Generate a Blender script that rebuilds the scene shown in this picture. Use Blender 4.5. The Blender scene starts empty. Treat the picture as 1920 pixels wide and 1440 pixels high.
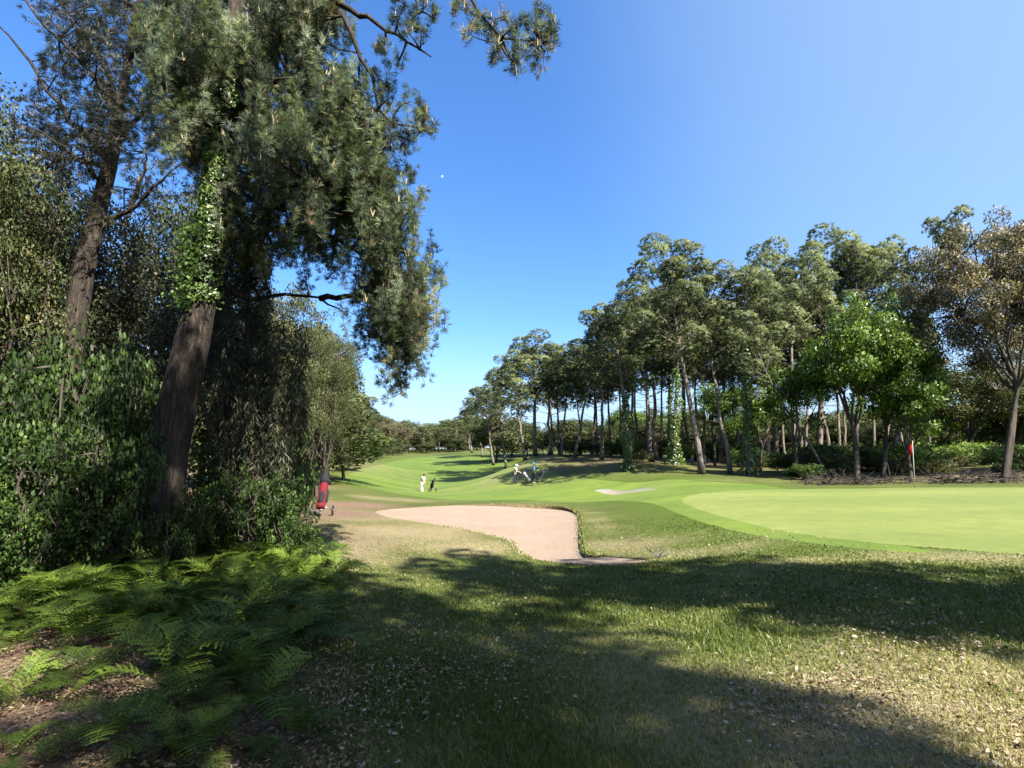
import bpy, math
import numpy as np
from mathutils import Matrix, Vector
from mathutils.geometry import delaunay_2d_cdt

SC = bpy.context.scene
COL = SC.collection
PI = math.pi
RNG = np.random.default_rng(7)

# ------------------------------------------------------------------ camera
FPX = 960.0
PITCH = math.radians(9.75)
EYE = 1.6
cp, sp = math.cos(PITCH), math.sin(PITCH)


def at(px, py, Y):
    """world point seen at photo pixel (px, py) when it stands Y metres ahead"""
    u = (px - 960.0) / FPX
    v = (720.0 - py) / FPX
    t = Y / (cp - v * sp)
    return np.array([u * t, Y, EYE + t * (sp + v * cp)])


cam_d = bpy.data.cameras.new('camera')
cam_d.sensor_width = 36.0
cam_d.lens = 18.0
cam_d.clip_start = 0.05
cam_d.clip_end = 9000.0
cam = bpy.data.objects.new('camera', cam_d)
cam.location = (0, 0, EYE)
cam.rotation_euler = (PI / 2 + PITCH, 0, 0)
COL.objects.link(cam)
SC.camera = cam

# ------------------------------------------------------------------ light
SUN_AZ = np.array([0.62, -0.78])
SUN_AZ /= np.linalg.norm(SUN_AZ)
SUN_EL = math.radians(45)
sun_dir = Vector((SUN_AZ[0] * math.cos(SUN_EL), SUN_AZ[1] * math.cos(SUN_EL), math.sin(SUN_EL)))
sd = bpy.data.lights.new('sun', 'SUN')
sd.energy = 5.0
sd.angle = math.radians(0.5)
sd.color = (1.0, 0.95, 0.86)
so = bpy.data.objects.new('sun', sd)
so.rotation_euler = sun_dir.to_track_quat('Z', 'Y').to_euler()
so.location = (20, -25, 40)
COL.objects.link(so)

world = bpy.data.worlds.new('World')
SC.world = world
world.use_nodes = True
wn, wl = world.node_tree.nodes, world.node_tree.links
wn.clear()
w_out = wn.new('ShaderNodeOutputWorld')
w_bg = wn.new('ShaderNodeBackground')
w_sky = wn.new('ShaderNodeTexSky')
w_sky.sky_type = 'NISHITA'
w_sky.sun_disc = False
w_sky.sun_elevation = SUN_EL
w_sky.sun_rotation = math.atan2(SUN_AZ[0], SUN_AZ[1])
w_sky.air_density = 1.0
w_sky.dust_density = 1.3
w_sky.ozone_density = 3.0
w_hs = wn.new('ShaderNodeHueSaturation')
w_hs.inputs['Saturation'].default_value = 1.22
w_hs.inputs['Value'].default_value = 1.0
wl.new(w_sky.outputs[0], w_hs.inputs['Color'])
w_mx = wn.new('ShaderNodeMix')
w_mx.data_type = 'RGBA'
w_mx.blend_type = 'MULTIPLY'
w_mx.inputs[0].default_value = 1.0
w_mx.inputs[7].default_value = (0.97, 1.03, 1.17, 1)
wl.new(w_hs.outputs[0], w_mx.inputs[6])
w_tc = wn.new('ShaderNodeTexCoord')
w_sep = wn.new('ShaderNodeSeparateXYZ')
wl.new(w_tc.outputs['Generated'], w_sep.inputs[0])
w_low = wn.new('ShaderNodeMapRange')
w_low.interpolation_type = 'SMOOTHSTEP'
w_low.inputs['From Min'].default_value = 0.30
w_low.inputs['From Max'].default_value = 0.0
w_low.inputs['To Max'].default_value = 0.85
wl.new(w_sep.outputs['Z'], w_low.inputs['Value'])
w_m1 = wn.new('ShaderNodeMix')
w_m1.data_type = 'RGBA'
w_m1.inputs[7].default_value = (2.3, 2.95, 3.6, 1)
wl.new(w_low.outputs[0], w_m1.inputs[0])
wl.new(w_mx.outputs[2], w_m1.inputs[6])
w_dot = wn.new('ShaderNodeVectorMath')
w_dot.operation = 'DOT_PRODUCT'
w_dot.inputs[1].default_value = Vector((0.80, 0.30, 0.52)).normalized()
wl.new(w_tc.outputs['Generated'], w_dot.inputs[0])
w_ns = wn.new('ShaderNodeTexNoise')
w_ns.inputs['Scale'].default_value = 2.2
w_ns.inputs['Detail'].default_value = 5
wl.new(w_tc.outputs['Generated'], w_ns.inputs['Vector'])
w_add = wn.new('ShaderNodeMath')
w_add.operation = 'MULTIPLY_ADD'
w_add.inputs[1].default_value = 0.10
wl.new(w_ns.outputs['Fac'], w_add.inputs[0])
wl.new(w_dot.outputs['Value'], w_add.inputs[2])
w_rt = wn.new('ShaderNodeMapRange')
w_rt.interpolation_type = 'SMOOTHSTEP'
w_rt.inputs['From Min'].default_value = 0.62
w_rt.inputs['From Max'].default_value = 1.08
w_rt.inputs['To Max'].default_value = 0.55
wl.new(w_add.outputs[0], w_rt.inputs['Value'])
w_m2 = wn.new('ShaderNodeMix')
w_m2.data_type = 'RGBA'
w_m2.inputs[7].default_value = (1.95, 2.75, 3.6, 1)
wl.new(w_rt.outputs[0], w_m2.inputs[0])
wl.new(w_m1.outputs[2], w_m2.inputs[6])
wl.new(w_m2.outputs[2], w_bg.inputs['Color'])
w_bg.inputs['Strength'].default_value = 0.069
wl.new(w_bg.outputs[0], w_out.inputs['Surface'])

SC.view_settings.view_transform = 'Standard'
SC.view_settings.look = 'None'
SC.view_settings.exposure = 2.12
SC.view_settings.gamma = 1.0
SC.render.engine = 'CYCLES'
SC.cycles.max_bounces = 7
SC.cycles.diffuse_bounces = 1
SC.cycles.glossy_bounces = 2
SC.cycles.transmission_bounces = 4
SC.cycles.transparent_max_bounces = 8
SC.cycles.caustics_reflective = False
SC.cycles.caustics_refractive = False
SC.cycles.use_denoising = True
SC.cycles.use_adaptive_sampling = True
SC.cycles.adaptive_threshold = 0.01


# ------------------------------------------------------------------ helpers
def norm(a):
    a = np.asarray(a, float)
    return a / np.maximum(np.linalg.norm(a, axis=-1, keepdims=True), 1e-9)


class MB:
    """collects vertices and triangles for ONE mesh object"""

    def __init__(self):
        self.v, self.f, self.a, self.nn, self.n = [], [], [], [], 0

    def add(self, V, F, tint=0.5, nrm=None):
        V = np.asarray(V, float).reshape(-1, 3)
        F = np.asarray(F, int).reshape(-1, 3)
        self.v.append(V)
        self.f.append(F + self.n)
        t = np.asarray(tint, float)
        self.a.append(np.full(len(V), float(t)) if t.ndim == 0 else t)
        self.n += len(V)
        if nrm is not None:
            self.nn.append(nrm)
        return self

    def mesh(self, name, mat, smooth=False):
        V = np.concatenate(self.v)
        F = np.concatenate(self.f)
        A = np.concatenate(self.a)
        me = bpy.data.meshes.new(name)
        me.vertices.add(len(V))
        me.vertices.foreach_set('co', V.astype(np.float32).ravel())
        me.loops.add(len(F) * 3)
        me.loops.foreach_set('vertex_index', F.astype(np.int32).ravel())
        me.polygons.add(len(F))
        me.polygons.foreach_set('loop_start', np.arange(0, len(F) * 3, 3, dtype=np.int32))
        me.polygons.foreach_set('loop_total', np.full(len(F), 3, dtype=np.int32))
        if smooth:
            me.polygons.foreach_set('use_smooth', np.ones(len(F), dtype=bool))
        at_ = me.attributes.new('tint', 'FLOAT', 'POINT')
        at_.data.foreach_set('value', A.astype(np.float32))
        me.update()
        me.validate()
        if self.nn and sum(len(q) for q in self.nn) == len(V):
            me.normals_split_custom_set_from_vertices(np.concatenate(self.nn).astype(np.float32))
        me.materials.append(mat)
        return me

    def build(self, name, mat, parent=None, smooth=False):
        o = bpy.data.objects.new(name, self.mesh(name, mat, smooth))
        COL.objects.link(o)
        if parent is not None:
            o.parent = parent
        return o


def tag(o, label=None, cat=None, group=None, kind=None):
    if label:
        o['label'] = label
    if cat:
        o['category'] = cat
    if group:
        o['group'] = group
    if kind:
        o['kind'] = kind
    return o


def empty(name, loc=(0, 0, 0)):
    o = bpy.data.objects.new(name, None)
    o.empty_display_size = 0.2
    o.location = loc
    COL.objects.link(o)
    return o


def copy_tree(o, parent=None):
    c = o.copy()
    COL.objects.link(c)
    if parent is not None:
        c.parent = parent
    for k in ('label', 'category', 'group'):
        if parent is None and k in c:
            del c[k]
    for ch in list(o.children):
        copy_tree(ch, c)
    return c


def tube(mb, P, R, n=6, tint=0.5, cap=True, wob=0.0, rng=None):
    P = np.asarray(P, float)
    R = np.asarray(R, float) * np.ones(len(P))
    T = norm(np.gradient(P, axis=0))
    ref = np.array([0, 0, 1.0]) if abs(T[0][2]) < 0.8 else np.array([1.0, 0, 0])
    a = norm(np.cross(T[0], ref))
    rings = []
    ang = np.linspace(0, 2 * PI, n, endpoint=False)
    for i in range(len(P)):
        a = norm(a - T[i] * np.dot(a, T[i]))
        b = np.cross(T[i], a)
        r = R[i]
        if wob and rng is not None:
            r = r * (1 + wob * rng.normal(0, 1, n))[:, None]
        rings.append(P[i] + r * (np.cos(ang)[:, None] * a + np.sin(ang)[:, None] * b))
    V = np.concatenate(rings)
    F = []
    for i in range(len(P) - 1):
        for k in range(n):
            k2 = (k + 1) % n
            q = (i * n + k, i * n + k2, (i + 1) * n + k2, (i + 1) * n + k)
            F += [(q[0], q[1], q[2]), (q[0], q[2], q[3])]
    if cap:
        e = (len(P) - 1) * n
        for k in range(1, n - 1):
            F.append((e, e + k, e + k + 1))
            F.append((0, k + 1, k))
    mb.add(V, F, tint)


def bezier(p0, p1, p2, n):
    t = np.linspace(0, 1, n)[:, None]
    return (1 - t) ** 2 * np.asarray(p0) + 2 * t * (1 - t) * np.asarray(p1) + t * t * np.asarray(p2)


def resample(P, n):
    P = np.asarray(P, float)
    d = np.r_[0, np.cumsum(np.linalg.norm(np.diff(P, axis=0), axis=1))]
    # smooth the polyline a little with a Catmull-Rom style cubic
    s = np.linspace(0, d[-1], n)
    out = np.empty((n, P.shape[1]))
    m = np.gradient(P, d, axis=0)
    for j, x in enumerate(s):
        i = min(max(np.searchsorted(d, x) - 1, 0), len(P) - 2)
        h = d[i + 1] - d[i]
        t = (x - d[i]) / h
        out[j] = ((2 * t ** 3 - 3 * t ** 2 + 1) * P[i] + (t ** 3 - 2 * t ** 2 + t) * h * m[i]
                  + (-2 * t ** 3 + 3 * t ** 2) * P[i + 1] + (t ** 3 - t ** 2) * h * m[i + 1])
    return out


def rand_dirs(rng, n):
    return norm(rng.normal(0, 1, (n, 3)))


def soft_quads(mb, V, tint, out):
    """blades of four points each (two triangles); their normals lean toward OUT, the outward side of the clump they sit in"""
    n = len(V)
    g = norm(np.cross(V[:, 1] - V[:, 0], V[:, 3] - V[:, 0]))
    if out is None:
        i = np.arange(n)[:, None] * 4
        mb.add(V.reshape(-1, 3), np.concatenate([i + [0, 1, 2], i + [0, 2, 3]], 0), np.repeat(tint, 4))
        return
    fl_ = (g * out).sum(1) < 0
    V[fl_] = V[fl_][:, [0, 3, 2, 1]]
    g[fl_] *= -1
    N = norm(g * 0.55 + norm(out) * 0.85)
    i = np.arange(n)[:, None] * 4
    mb.add(V.reshape(-1, 3), np.concatenate([i + [0, 1, 2], i + [0, 2, 3]], 0), np.repeat(tint, 4), np.repeat(N, 4, 0))


def needles(mb, rng, C, A, K, L, Wd, spread=0.75, tint=None, out=None):
    """needle tufts: K thin blades at each of the centres C about the axes A"""
    n = len(C)
    if n == 0:
        return
    C = np.repeat(C, K, 0)
    D = norm(np.repeat(norm(A), K, 0) + spread * rand_dirs(rng, n * K))
    Ls = L * rng.uniform(0.6, 1.15, (n * K, 1))
    S = norm(np.cross(D, rand_dirs(rng, n * K))) * Wd * 0.5
    b = C + D * 0.02
    m = b + D * Ls * 0.45
    tip = b + D * Ls
    tip[:, 2] -= 0.12 * Ls[:, 0]
    V = np.stack([b - S * 0.5, m - S, tip, m + S], 1)
    t = tint if tint is not None else rng.uniform(0, 1, n)
    t = np.clip(np.repeat(t, K) + rng.normal(0, 0.10, n * K), 0, 1)
    soft_quads(mb, V, t, None if out is None else np.repeat(out, K, 0))


def leaves(mb, rng, C, size, tint=None, up=0.3, droop=0.0, asp=0.55, out=None):
    """folded leaf blades at the points C"""
    n = len(C)
    if n == 0:
        return
    D = rand_dirs(rng, n)
    if out is not None:
        D = norm(D + out * 0.8)
    D[:, 2] -= droop
    D = norm(D)
    N = norm(rand_dirs(rng, n) + np.array([0, 0, up]))
    S = norm(np.cross(D, N))
    N = np.cross(S, D)
    s = size * rng.uniform(0.65, 1.3, (n, 1))
    w = s * asp * 0.5
    p0 = C
    p2 = C + D * s
    mid = C + D * s * 0.45
    V = np.stack([p0, mid + S * w + N * w * 0.35, p2, mid - S * w + N * w * 0.35], 1)
    t = tint if tint is not None else rng.uniform(0, 1, n)
    soft_quads(mb, V, np.clip(t, 0, 1), out)


# ------------------------------------------------------------------ materials
FOL, GRD, BRK, PLN = 0.61, 0.51, 0.54, 0.66


def nodes_of(m):
    m.use_nodes = True
    t = m.node_tree
    t.nodes.clear()
    return t, t.nodes, t.links


def ramp(nd, stops, fac=None, links=None):
    r = nd.new('ShaderNodeValToRGB')
    el = r.color_ramp.elements
    while len(el) < len(stops):
        el.new(0.5)
    for e, (p, c) in zip(el, stops):
        e.position = p
        e.color = (*c, 1)
    if fac is not None:
        links.new(fac, r.inputs['Fac'])
    return r


def noise(nd, lk, scale, detail=4, rough=0.55, vec=None, dist=0.0):
    n = nd.new('ShaderNodeTexNoise')
    n.inputs['Scale'].default_value = scale
    n.inputs['Detail'].default_value = detail
    n.inputs['Roughness'].default_value = rough
    n.inputs['Distortion'].default_value = dist
    if vec is not None:
        lk.new(vec, n.inputs['Vector'])
    return n


def mixc(nd, lk, a, b, fac, mode='MIX'):
    m = nd.new('ShaderNodeMix')
    m.data_type = 'RGBA'
    m.blend_type = mode
    for sock, val in ((m.inputs[6], a), (m.inputs[7], b), (m.inputs[0], fac)):
        if hasattr(val, 'is_linked') or hasattr(val, 'links'):
            lk.new(val, sock)
        elif isinstance(val, (int, float)):
            sock.default_value = val
        else:
            sock.default_value = (*val, 1)
    return m.outputs[2]


def math_n(nd, lk, op, a, b=None, clamp=False):
    m = nd.new('ShaderNodeMath')
    m.operation = op
    m.use_clamp = clamp
    for i, v in ((0, a), (1, b)):
        if v is None:
            continue
        if isinstance(v, (int, float)):
            m.inputs[i].default_value = v
        else:
            lk.new(v, m.inputs[i])
    return m.outputs[0]


def leaf_mat(name, stops, transl=0.3, rough=0.5, spec=0.25, vary=0.25, tcol=1.5):
    m = bpy.data.materials.new(name)
    t, nd, lk = nodes_of(m)
    out = nd.new('ShaderNodeOutputMaterial')
    a = nd.new('ShaderNodeAttribute')
    a.attribute_name = 'tint'
    stops = [(p, tuple(x * FOL for x in c)) for p, c in stops]
    r = ramp(nd, stops, a.outputs['Fac'], lk)
    oi = nd.new('ShaderNodeObjectInfo')
    hs = nd.new('ShaderNodeHueSaturation')
    lk.new(r.outputs[0], hs.inputs['Color'])
    v = nd.new('ShaderNodeMapRange')
    v.inputs['To Min'].default_value = 1 - vary
    v.inputs['To Max'].default_value = 1 + vary
    lk.new(oi.outputs['Random'], v.inputs['Value'])
    lk.new(v.outputs[0], hs.inputs['Value'])
    b = nd.new('ShaderNodeBsdfPrincipled')
    b.inputs['Roughness'].default_value = rough
    b.inputs['Specular IOR Level'].default_value = spec
    lk.new(hs.outputs[0], b.inputs['Base Color'])
    tr = nd.new('ShaderNodeBsdfTranslucent')
    tc = mixc(nd, lk, hs.outputs[0], (tcol, tcol, tcol * 0.55), 1.0, 'MULTIPLY')
    lk.new(tc, tr.inputs['Color'])
    mx = nd.new('ShaderNodeMixShader')
    mx.inputs[0].default_value = transl
    lk.new(b.outputs[0], mx.inputs[1])
    lk.new(tr.outputs[0], mx.inputs[2])
    lk.new(mx.outputs[0], out.inputs['Surface'])
    return m


def bark_mat(name, c1, c2, c3, scale=6.0, bump=0.6, squash=0.18):
    c1, c2, c3 = [tuple(x * BRK for x in q) for q in (c1, c2, c3)]
    m = bpy.data.materials.new(name)
    t, nd, lk = nodes_of(m)
    out = nd.new('ShaderNodeOutputMaterial')
    tc = nd.new('ShaderNodeTexCoord')
    mp = nd.new('ShaderNodeMapping')
    mp.inputs['Scale'].default_value = (1, 1, squash)
    lk.new(tc.outputs['Object'], mp.inputs['Vector'])
    vo = nd.new('ShaderNodeTexVoronoi')
    vo.feature = 'DISTANCE_TO_EDGE'
    vo.inputs['Scale'].default_value = scale * 1.7
    n0 = noise(nd, lk, scale * 0.8, 5, 0.6, mp.outputs[0])
    wv = mixc(nd, lk, mp.outputs[0], n0.outputs['Color'], 0.3)
    lk.new(wv, vo.inputs['Vector'])
    n1 = noise(nd, lk, scale * 1.5, 8, 0.7, mp.outputs[0], 0.6)
    n2 = noise(nd, lk, 0.9, 3, 0.5, tc.outputs['Object'])
    r = ramp(nd, [(0.3, c1), (0.52, c2), (0.72, c3)], n1.outputs['Fac'], lk)
    fis = ramp(nd, [(0.0, (0.25, 0.22, 0.2)), (0.12, (1, 1, 1))], vo.outputs['Distance'], lk)
    c = mixc(nd, lk, r.outputs[0], fis.outputs[0], 0.6, 'MULTIPLY')
    var = ramp(nd, [(0.3, (0.7, 0.72, 0.72)), (0.7, (1.2, 1.1, 1.0))], n2.outputs['Fac'], lk)
    c = mixc(nd, lk, c, var.outputs[0], 0.8, 'MULTIPLY')
    b = nd.new('ShaderNodeBsdfPrincipled')
    b.inputs['Roughness'].default_value = 0.9
    b.inputs['Specular IOR Level'].default_value = 0.15
    lk.new(c, b.inputs['Base Color'])
    h = math_n(nd, lk, 'ADD', math_n(nd, lk, 'MULTIPLY', n1.outputs['Fac'], 0.5),
               math_n(nd, lk, 'MINIMUM', vo.outputs['Distance'], 0.25))
    bp = nd.new('ShaderNodeBump')
    bp.inputs['Strength'].default_value = bump
    bp.inputs['Distance'].default_value = 0.06
    lk.new(h, bp.inputs['Height'])
    lk.new(bp.outputs[0], b.inputs['Normal'])
    lk.new(b.outputs[0], out.inputs['Surface'])
    return m


def plain_mat(name, col, rough=0.6, spec=0.3, metal=0.0, var=0.15, scale=8.0, transl=0.0):
    m = bpy.data.materials.new(name)
    t, nd, lk = nodes_of(m)
    out = nd.new('ShaderNodeOutputMaterial')
    tc = nd.new('ShaderNodeTexCoord')
    n = noise(nd, lk, scale, 4, 0.6, tc.outputs['Object'])
    col = tuple(x * PLN for x in col)
    lo = tuple(x * (1 - var) for x in col)
    hi = tuple(min(1, x * (1 + var)) for x in col)
    r = ramp(nd, [(0.3, lo), (0.7, hi)], n.outputs['Fac'], lk)
    b = nd.new('ShaderNodeBsdfPrincipled')
    b.inputs['Roughness'].default_value = rough
    b.inputs['Specular IOR Level'].default_value = spec
    b.inputs['Metallic'].default_value = metal
    lk.new(r.outputs[0], b.inputs['Base Color'])
    if transl:
        tr = nd.new('ShaderNodeBsdfTranslucent')
        lk.new(r.outputs[0], tr.inputs['Color'])
        mx = nd.new('ShaderNodeMixShader')
        mx.inputs[0].default_value = transl
        lk.new(b.outputs[0], mx.inputs[1])
        lk.new(tr.outputs[0], mx.inputs[2])
        lk.new(mx.outputs[0], out.inputs['Surface'])
    else:
        lk.new(b.outputs[0], out.inputs['Surface'])
    return m


M = {}
M['needle'] = leaf_mat('pine_needles', [(0.0, (0.065, 0.082, 0.04)), (0.45, (0.155, 0.19, 0.088)),
                                        (0.8, (0.26, 0.295, 0.135)), (1.0, (0.34, 0.34, 0.18))], 0.32, 0.5, 0.3, 0.2)
M['needle_near'] = leaf_mat('near_pine_needles', [(0.0, (0.042, 0.06, 0.036)), (0.4, (0.145, 0.195, 0.108)), (0.78, (0.30, 0.355, 0.20)),
                                                  (0.9, (0.38, 0.33, 0.21)), (1.0, (0.36, 0.25, 0.15))], 0.36, 0.5, 0.25, 0.0)
M['needle_shaded'] = leaf_mat('shaded_pine_needles', [(0.0, (0.026, 0.03, 0.02)), (0.5, (0.055, 0.06, 0.035)),
                                                  (0.85, (0.10, 0.09, 0.055)), (1.0, (0.20, 0.13, 0.085))], 0.2, 0.5, 0.25, 0.1)  # shade of the backlit second pine put into its brownish needle colour
M['green_leaf'] = leaf_mat('bright_oak_leaves', [(0.0, (0.065, 0.12, 0.018)), (0.5, (0.15, 0.25, 0.036)),
                                                 (1.0, (0.25, 0.35, 0.075))], 0.35, 0.45, 0.35, 0.15)
M['olive_leaf'] = leaf_mat('olive_oak_leaves', [(0.0, (0.042, 0.056, 0.019)), (0.5, (0.092, 0.116, 0.038)), (0.82, (0.165, 0.17, 0.06)), (1.0, (0.25, 0.18, 0.08))], 0.25, 0.55, 0.2, 0.15)
M['brown_leaf'] = leaf_mat('brown_oak_leaves', [(0.0, (0.065, 0.066, 0.034)), (0.45, (0.15, 0.142, 0.072)),
                                                (0.75, (0.25, 0.20, 0.105)), (1.0, (0.34, 0.24, 0.13))], 0.25, 0.5, 0.3, 0.12)
M['shrub_leaf'] = leaf_mat('shrub_leaves', [(0.0, (0.022, 0.045, 0.011)), (0.5, (0.055, 0.10, 0.022)),
                                            (0.85, (0.12, 0.20, 0.04)), (1.0, (0.18, 0.27, 0.065))], 0.35, 0.55, 0.22, 0.2)
M['ivy_leaf'] = leaf_mat('ivy_leaves', [(0.0, (0.05, 0.095, 0.02)), (0.5, (0.12, 0.21, 0.045)),
                                        (1.0, (0.26, 0.36, 0.11))], 0.25, 0.35, 0.5, 0.15)
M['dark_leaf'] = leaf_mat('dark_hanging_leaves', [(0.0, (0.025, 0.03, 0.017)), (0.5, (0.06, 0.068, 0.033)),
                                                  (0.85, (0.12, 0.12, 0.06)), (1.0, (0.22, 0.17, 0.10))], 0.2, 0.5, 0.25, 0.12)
M['fern'] = leaf_mat('fern_leaf', [(0.0, (0.034, 0.058, 0.009)), (0.5, (0.086, 0.138, 0.018)),
                                   (0.9, (0.20, 0.28, 0.038)), (1.0, (0.22, 0.17, 0.07))], 0.3, 0.6, 0.15, 0.3)
M['grass'] = leaf_mat('grass_blades', [(0.0, (0.065, 0.10, 0.018)), (0.35, (0.155, 0.205, 0.038)),
                                       (0.65, (0.32, 0.325, 0.10)), (1.0, (0.54, 0.46, 0.25))], 0.3, 0.5, 0.25, 0.0)
M['litter'] = leaf_mat('dry_fallen_leaves', [(0.0, (0.14, 0.085, 0.045)), (0.4, (0.26, 0.17, 0.10)),
                                             (0.75, (0.40, 0.31, 0.20)), (1.0, (0.56, 0.48, 0.36))], 0.12, 0.7, 0.2, 0.0)
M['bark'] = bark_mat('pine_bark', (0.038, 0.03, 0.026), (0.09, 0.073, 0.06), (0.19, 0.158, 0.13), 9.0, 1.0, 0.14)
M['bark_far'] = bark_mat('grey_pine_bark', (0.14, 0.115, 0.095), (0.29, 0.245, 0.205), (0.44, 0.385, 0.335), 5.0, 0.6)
M['bark_oak'] = bark_mat('oak_bark', (0.06, 0.05, 0.04), (0.13, 0.11, 0.088), (0.24, 0.21, 0.17), 6.0, 0.5)
M['candle'] = plain_mat('pale_pine_shoots', (0.42, 0.33, 0.21), 0.8, 0.1)


# ------------------------------------------------------------------ terrain
def wave_noise(X, Y, s, seed=0):
    r = np.random.default_rng(seed)
    z = 0.0
    for k in range(6):
        a = r.uniform(0, 2 * PI)
        f = s * (0.6 + 0.35 * k)
        z = z + np.sin(f * (X * math.cos(a) + Y * math.sin(a)) + r.uniform(0, 6.3)) / (1 + 0.5 * k)
    return z / 2.2


ctrl = []
for px, py, Y in [
    (960, 1052, 9.4), (760, 1060, 9.0), (600, 1010, 11.2), (607, 966, 15.2), (700, 958, 18), (620, 921, 28), (560, 905, 34),
    (620, 895, 46), (650, 878, 62), (675, 866, 80), (792, 938, 25), (792, 922, 50), (792, 893, 76), (800, 858, 122),
    (780, 850, 180), (966, 940, 24), (966, 910, 44), (1000, 907, 44), (966, 880, 68), (960, 858, 105), (880, 851, 120),
    (1000, 852, 62), (1085, 950, 21.5), (1165, 919, 35), (1180, 872, 43), (1075, 858, 56), (1315, 889, 36), (1405, 891, 35.5),
    (1230, 905, 31), (1275, 937, 18.6), (1500, 912, 27), (1712, 915, 23), (1920, 913, 22), (1600, 908, 29), (1900, 905, 27),
    (1900, 880, 35), (1600, 885, 38), (1600, 1016, 8.4), (1920, 1040, 7.5), (1420, 988, 10.7), (1600, 1052, 7.1), (1300, 1048, 8.3),
    (1150, 1046, 9.3), (1150, 985, 13.6), (1920, 1440, 2.35), (1500, 1440, 2.5), (960, 1440, 2.75), (500, 1440, 2.75), (0, 1400, 2.9),
    (0, 1090, 7.5), (300, 1072, 8.4), (0, 980, 14), (300, 960, 18), (450, 890, 60), (300, 870, 90),
    (1500, 868, 60), (1900, 862, 60), (1200, 858, 60), (1400, 850, 100), (1900, 850, 100), (1000, 846, 130), (600, 852, 130)]:
    ctrl.append(at(px, py, Y))
for X, Y, z in [(-200, 200, 10), (200, 200, 10), (0, 330, 17), (-300, 330, 17), (300, 330, 17), (0, 700, 24), (-700, 700, 24), (700, 700, 24)]:
    ctrl.append(np.array([X, Y, z]))
ctrl = np.array(ctrl)


def tps_xy(X, Y):
    Yc = np.maximum(Y, 1.0)
    r = np.sqrt(X * X + Yc * Yc)
    th = np.arctan2(X, Yc)
    return np.stack([np.clip(th, -1.0, 1.0) * 2.2, np.log(np.maximum(r, 2.2))], -1)


_cx = tps_xy(ctrl[:, 0], ctrl[:, 1])


def _U(d2):
    return 0.5 * d2 * np.log(d2 + 1e-12)


_n = len(ctrl)
_K = _U(((_cx[:, None] - _cx[None]) ** 2).sum(-1)) + np.eye(_n) * 0.004
_P = np.c_[np.ones(_n), _cx]
_A = np.block([[_K, _P], [_P.T, np.zeros((3, 3))]])
_w = np.linalg.solve(_A, np.r_[ctrl[:, 2], 0, 0, 0])


def zg(X, Y):
    X = np.asarray(X, float)
    Y = np.asarray(Y, float)
    shp = X.shape
    q = tps_xy(X.ravel(), Y.ravel())
    out = np.empty(len(q))
    for s in range(0, len(q), 8000):
        b = q[s:s + 8000]
        d2 = ((b[:, None] - _cx[None]) ** 2).sum(-1)
        out[s:s + 8000] = _U(d2) @ _w[:_n] + _w[_n] + b @ _w[_n + 1:]
    out = np.clip(out, -1.2, 26)
    # behind the camera the ground goes on level
    Yr = Y.ravel()
    k = np.clip((1.5 - Yr) / 3.0, 0, 1)
    out = out * (1 - k) + 0.1 * k
    out += 0.018 * wave_noise(X.ravel(), Yr, 1.3, 3) * np.clip(Yr / 4, 0, 1)
    return out.reshape(shp)


def zgf(x, y):
    return float(zg(np.array([x]), np.array([y]))[0])


def on_ground(px, py, y0=1.6, y1=400):
    Ys = np.exp(np.linspace(math.log(y0), math.log(y1), 1500))
    u = (px - 960.0) / FPX
    v = (720.0 - py) / FPX
    t = Ys / (cp - v * sp)
    Z = EYE + t * (sp + v * cp)
    g = zg(u * t, Ys)
    i = np.argmax(Z < g)
    if not (Z < g).any():
        i = len(Ys) - 1
    return np.array([u * t[i], Ys[i]])


def poly_px(pts):
    return np.array([on_ground(*p) for p in pts])


def densify(P, step):
    out = []
    for i in range(len(P)):
        a, b = P[i], P[(i + 1) % len(P)]
        n = max(1, int(np.linalg.norm(b - a) / step))
        for k in range(n):
            out.append(a + (b - a) * k / n)
    return np.array(out)


def smooth_poly(P, it=2):
    for _ in range(it):
        Q = np.roll(P, -1, 0)
        P = np.stack([0.75 * P + 0.25 * Q, 0.25 * P + 0.75 * Q], 1).reshape(-1, 2)
    return P


def inside(P, X, Y):
    x0, y0 = P[:, 0], P[:, 1]
    x1, y1 = np.roll(x0, -1), np.roll(y0, -1)
    c = np.zeros(X.shape, bool)
    for a, b, d, e in zip(x0, y0, x1, y1):
        if b == e:
            continue
        h = ((b > Y) != (e > Y)) & (X < (d - a) * (Y - b) / (e - b) + a)
        c ^= h
    return c


def dist_poly(P, X, Y):
    best = np.full(X.shape, 1e9)
    for i in range(len(P)):
        a, b = P[i], P[(i + 1) % len(P)]
        ab = b - a
        L2 = max((ab ** 2).sum(), 1e-12)
        t = np.clip(((X - a[0]) * ab[0] + (Y - a[1]) * ab[1]) / L2, 0, 1)
        d = (X - a[0] - t * ab[0]) ** 2 + (Y - a[1] - t * ab[1]) ** 2
        best = np.minimum(best, d)
    return np.sqrt(best)


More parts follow.
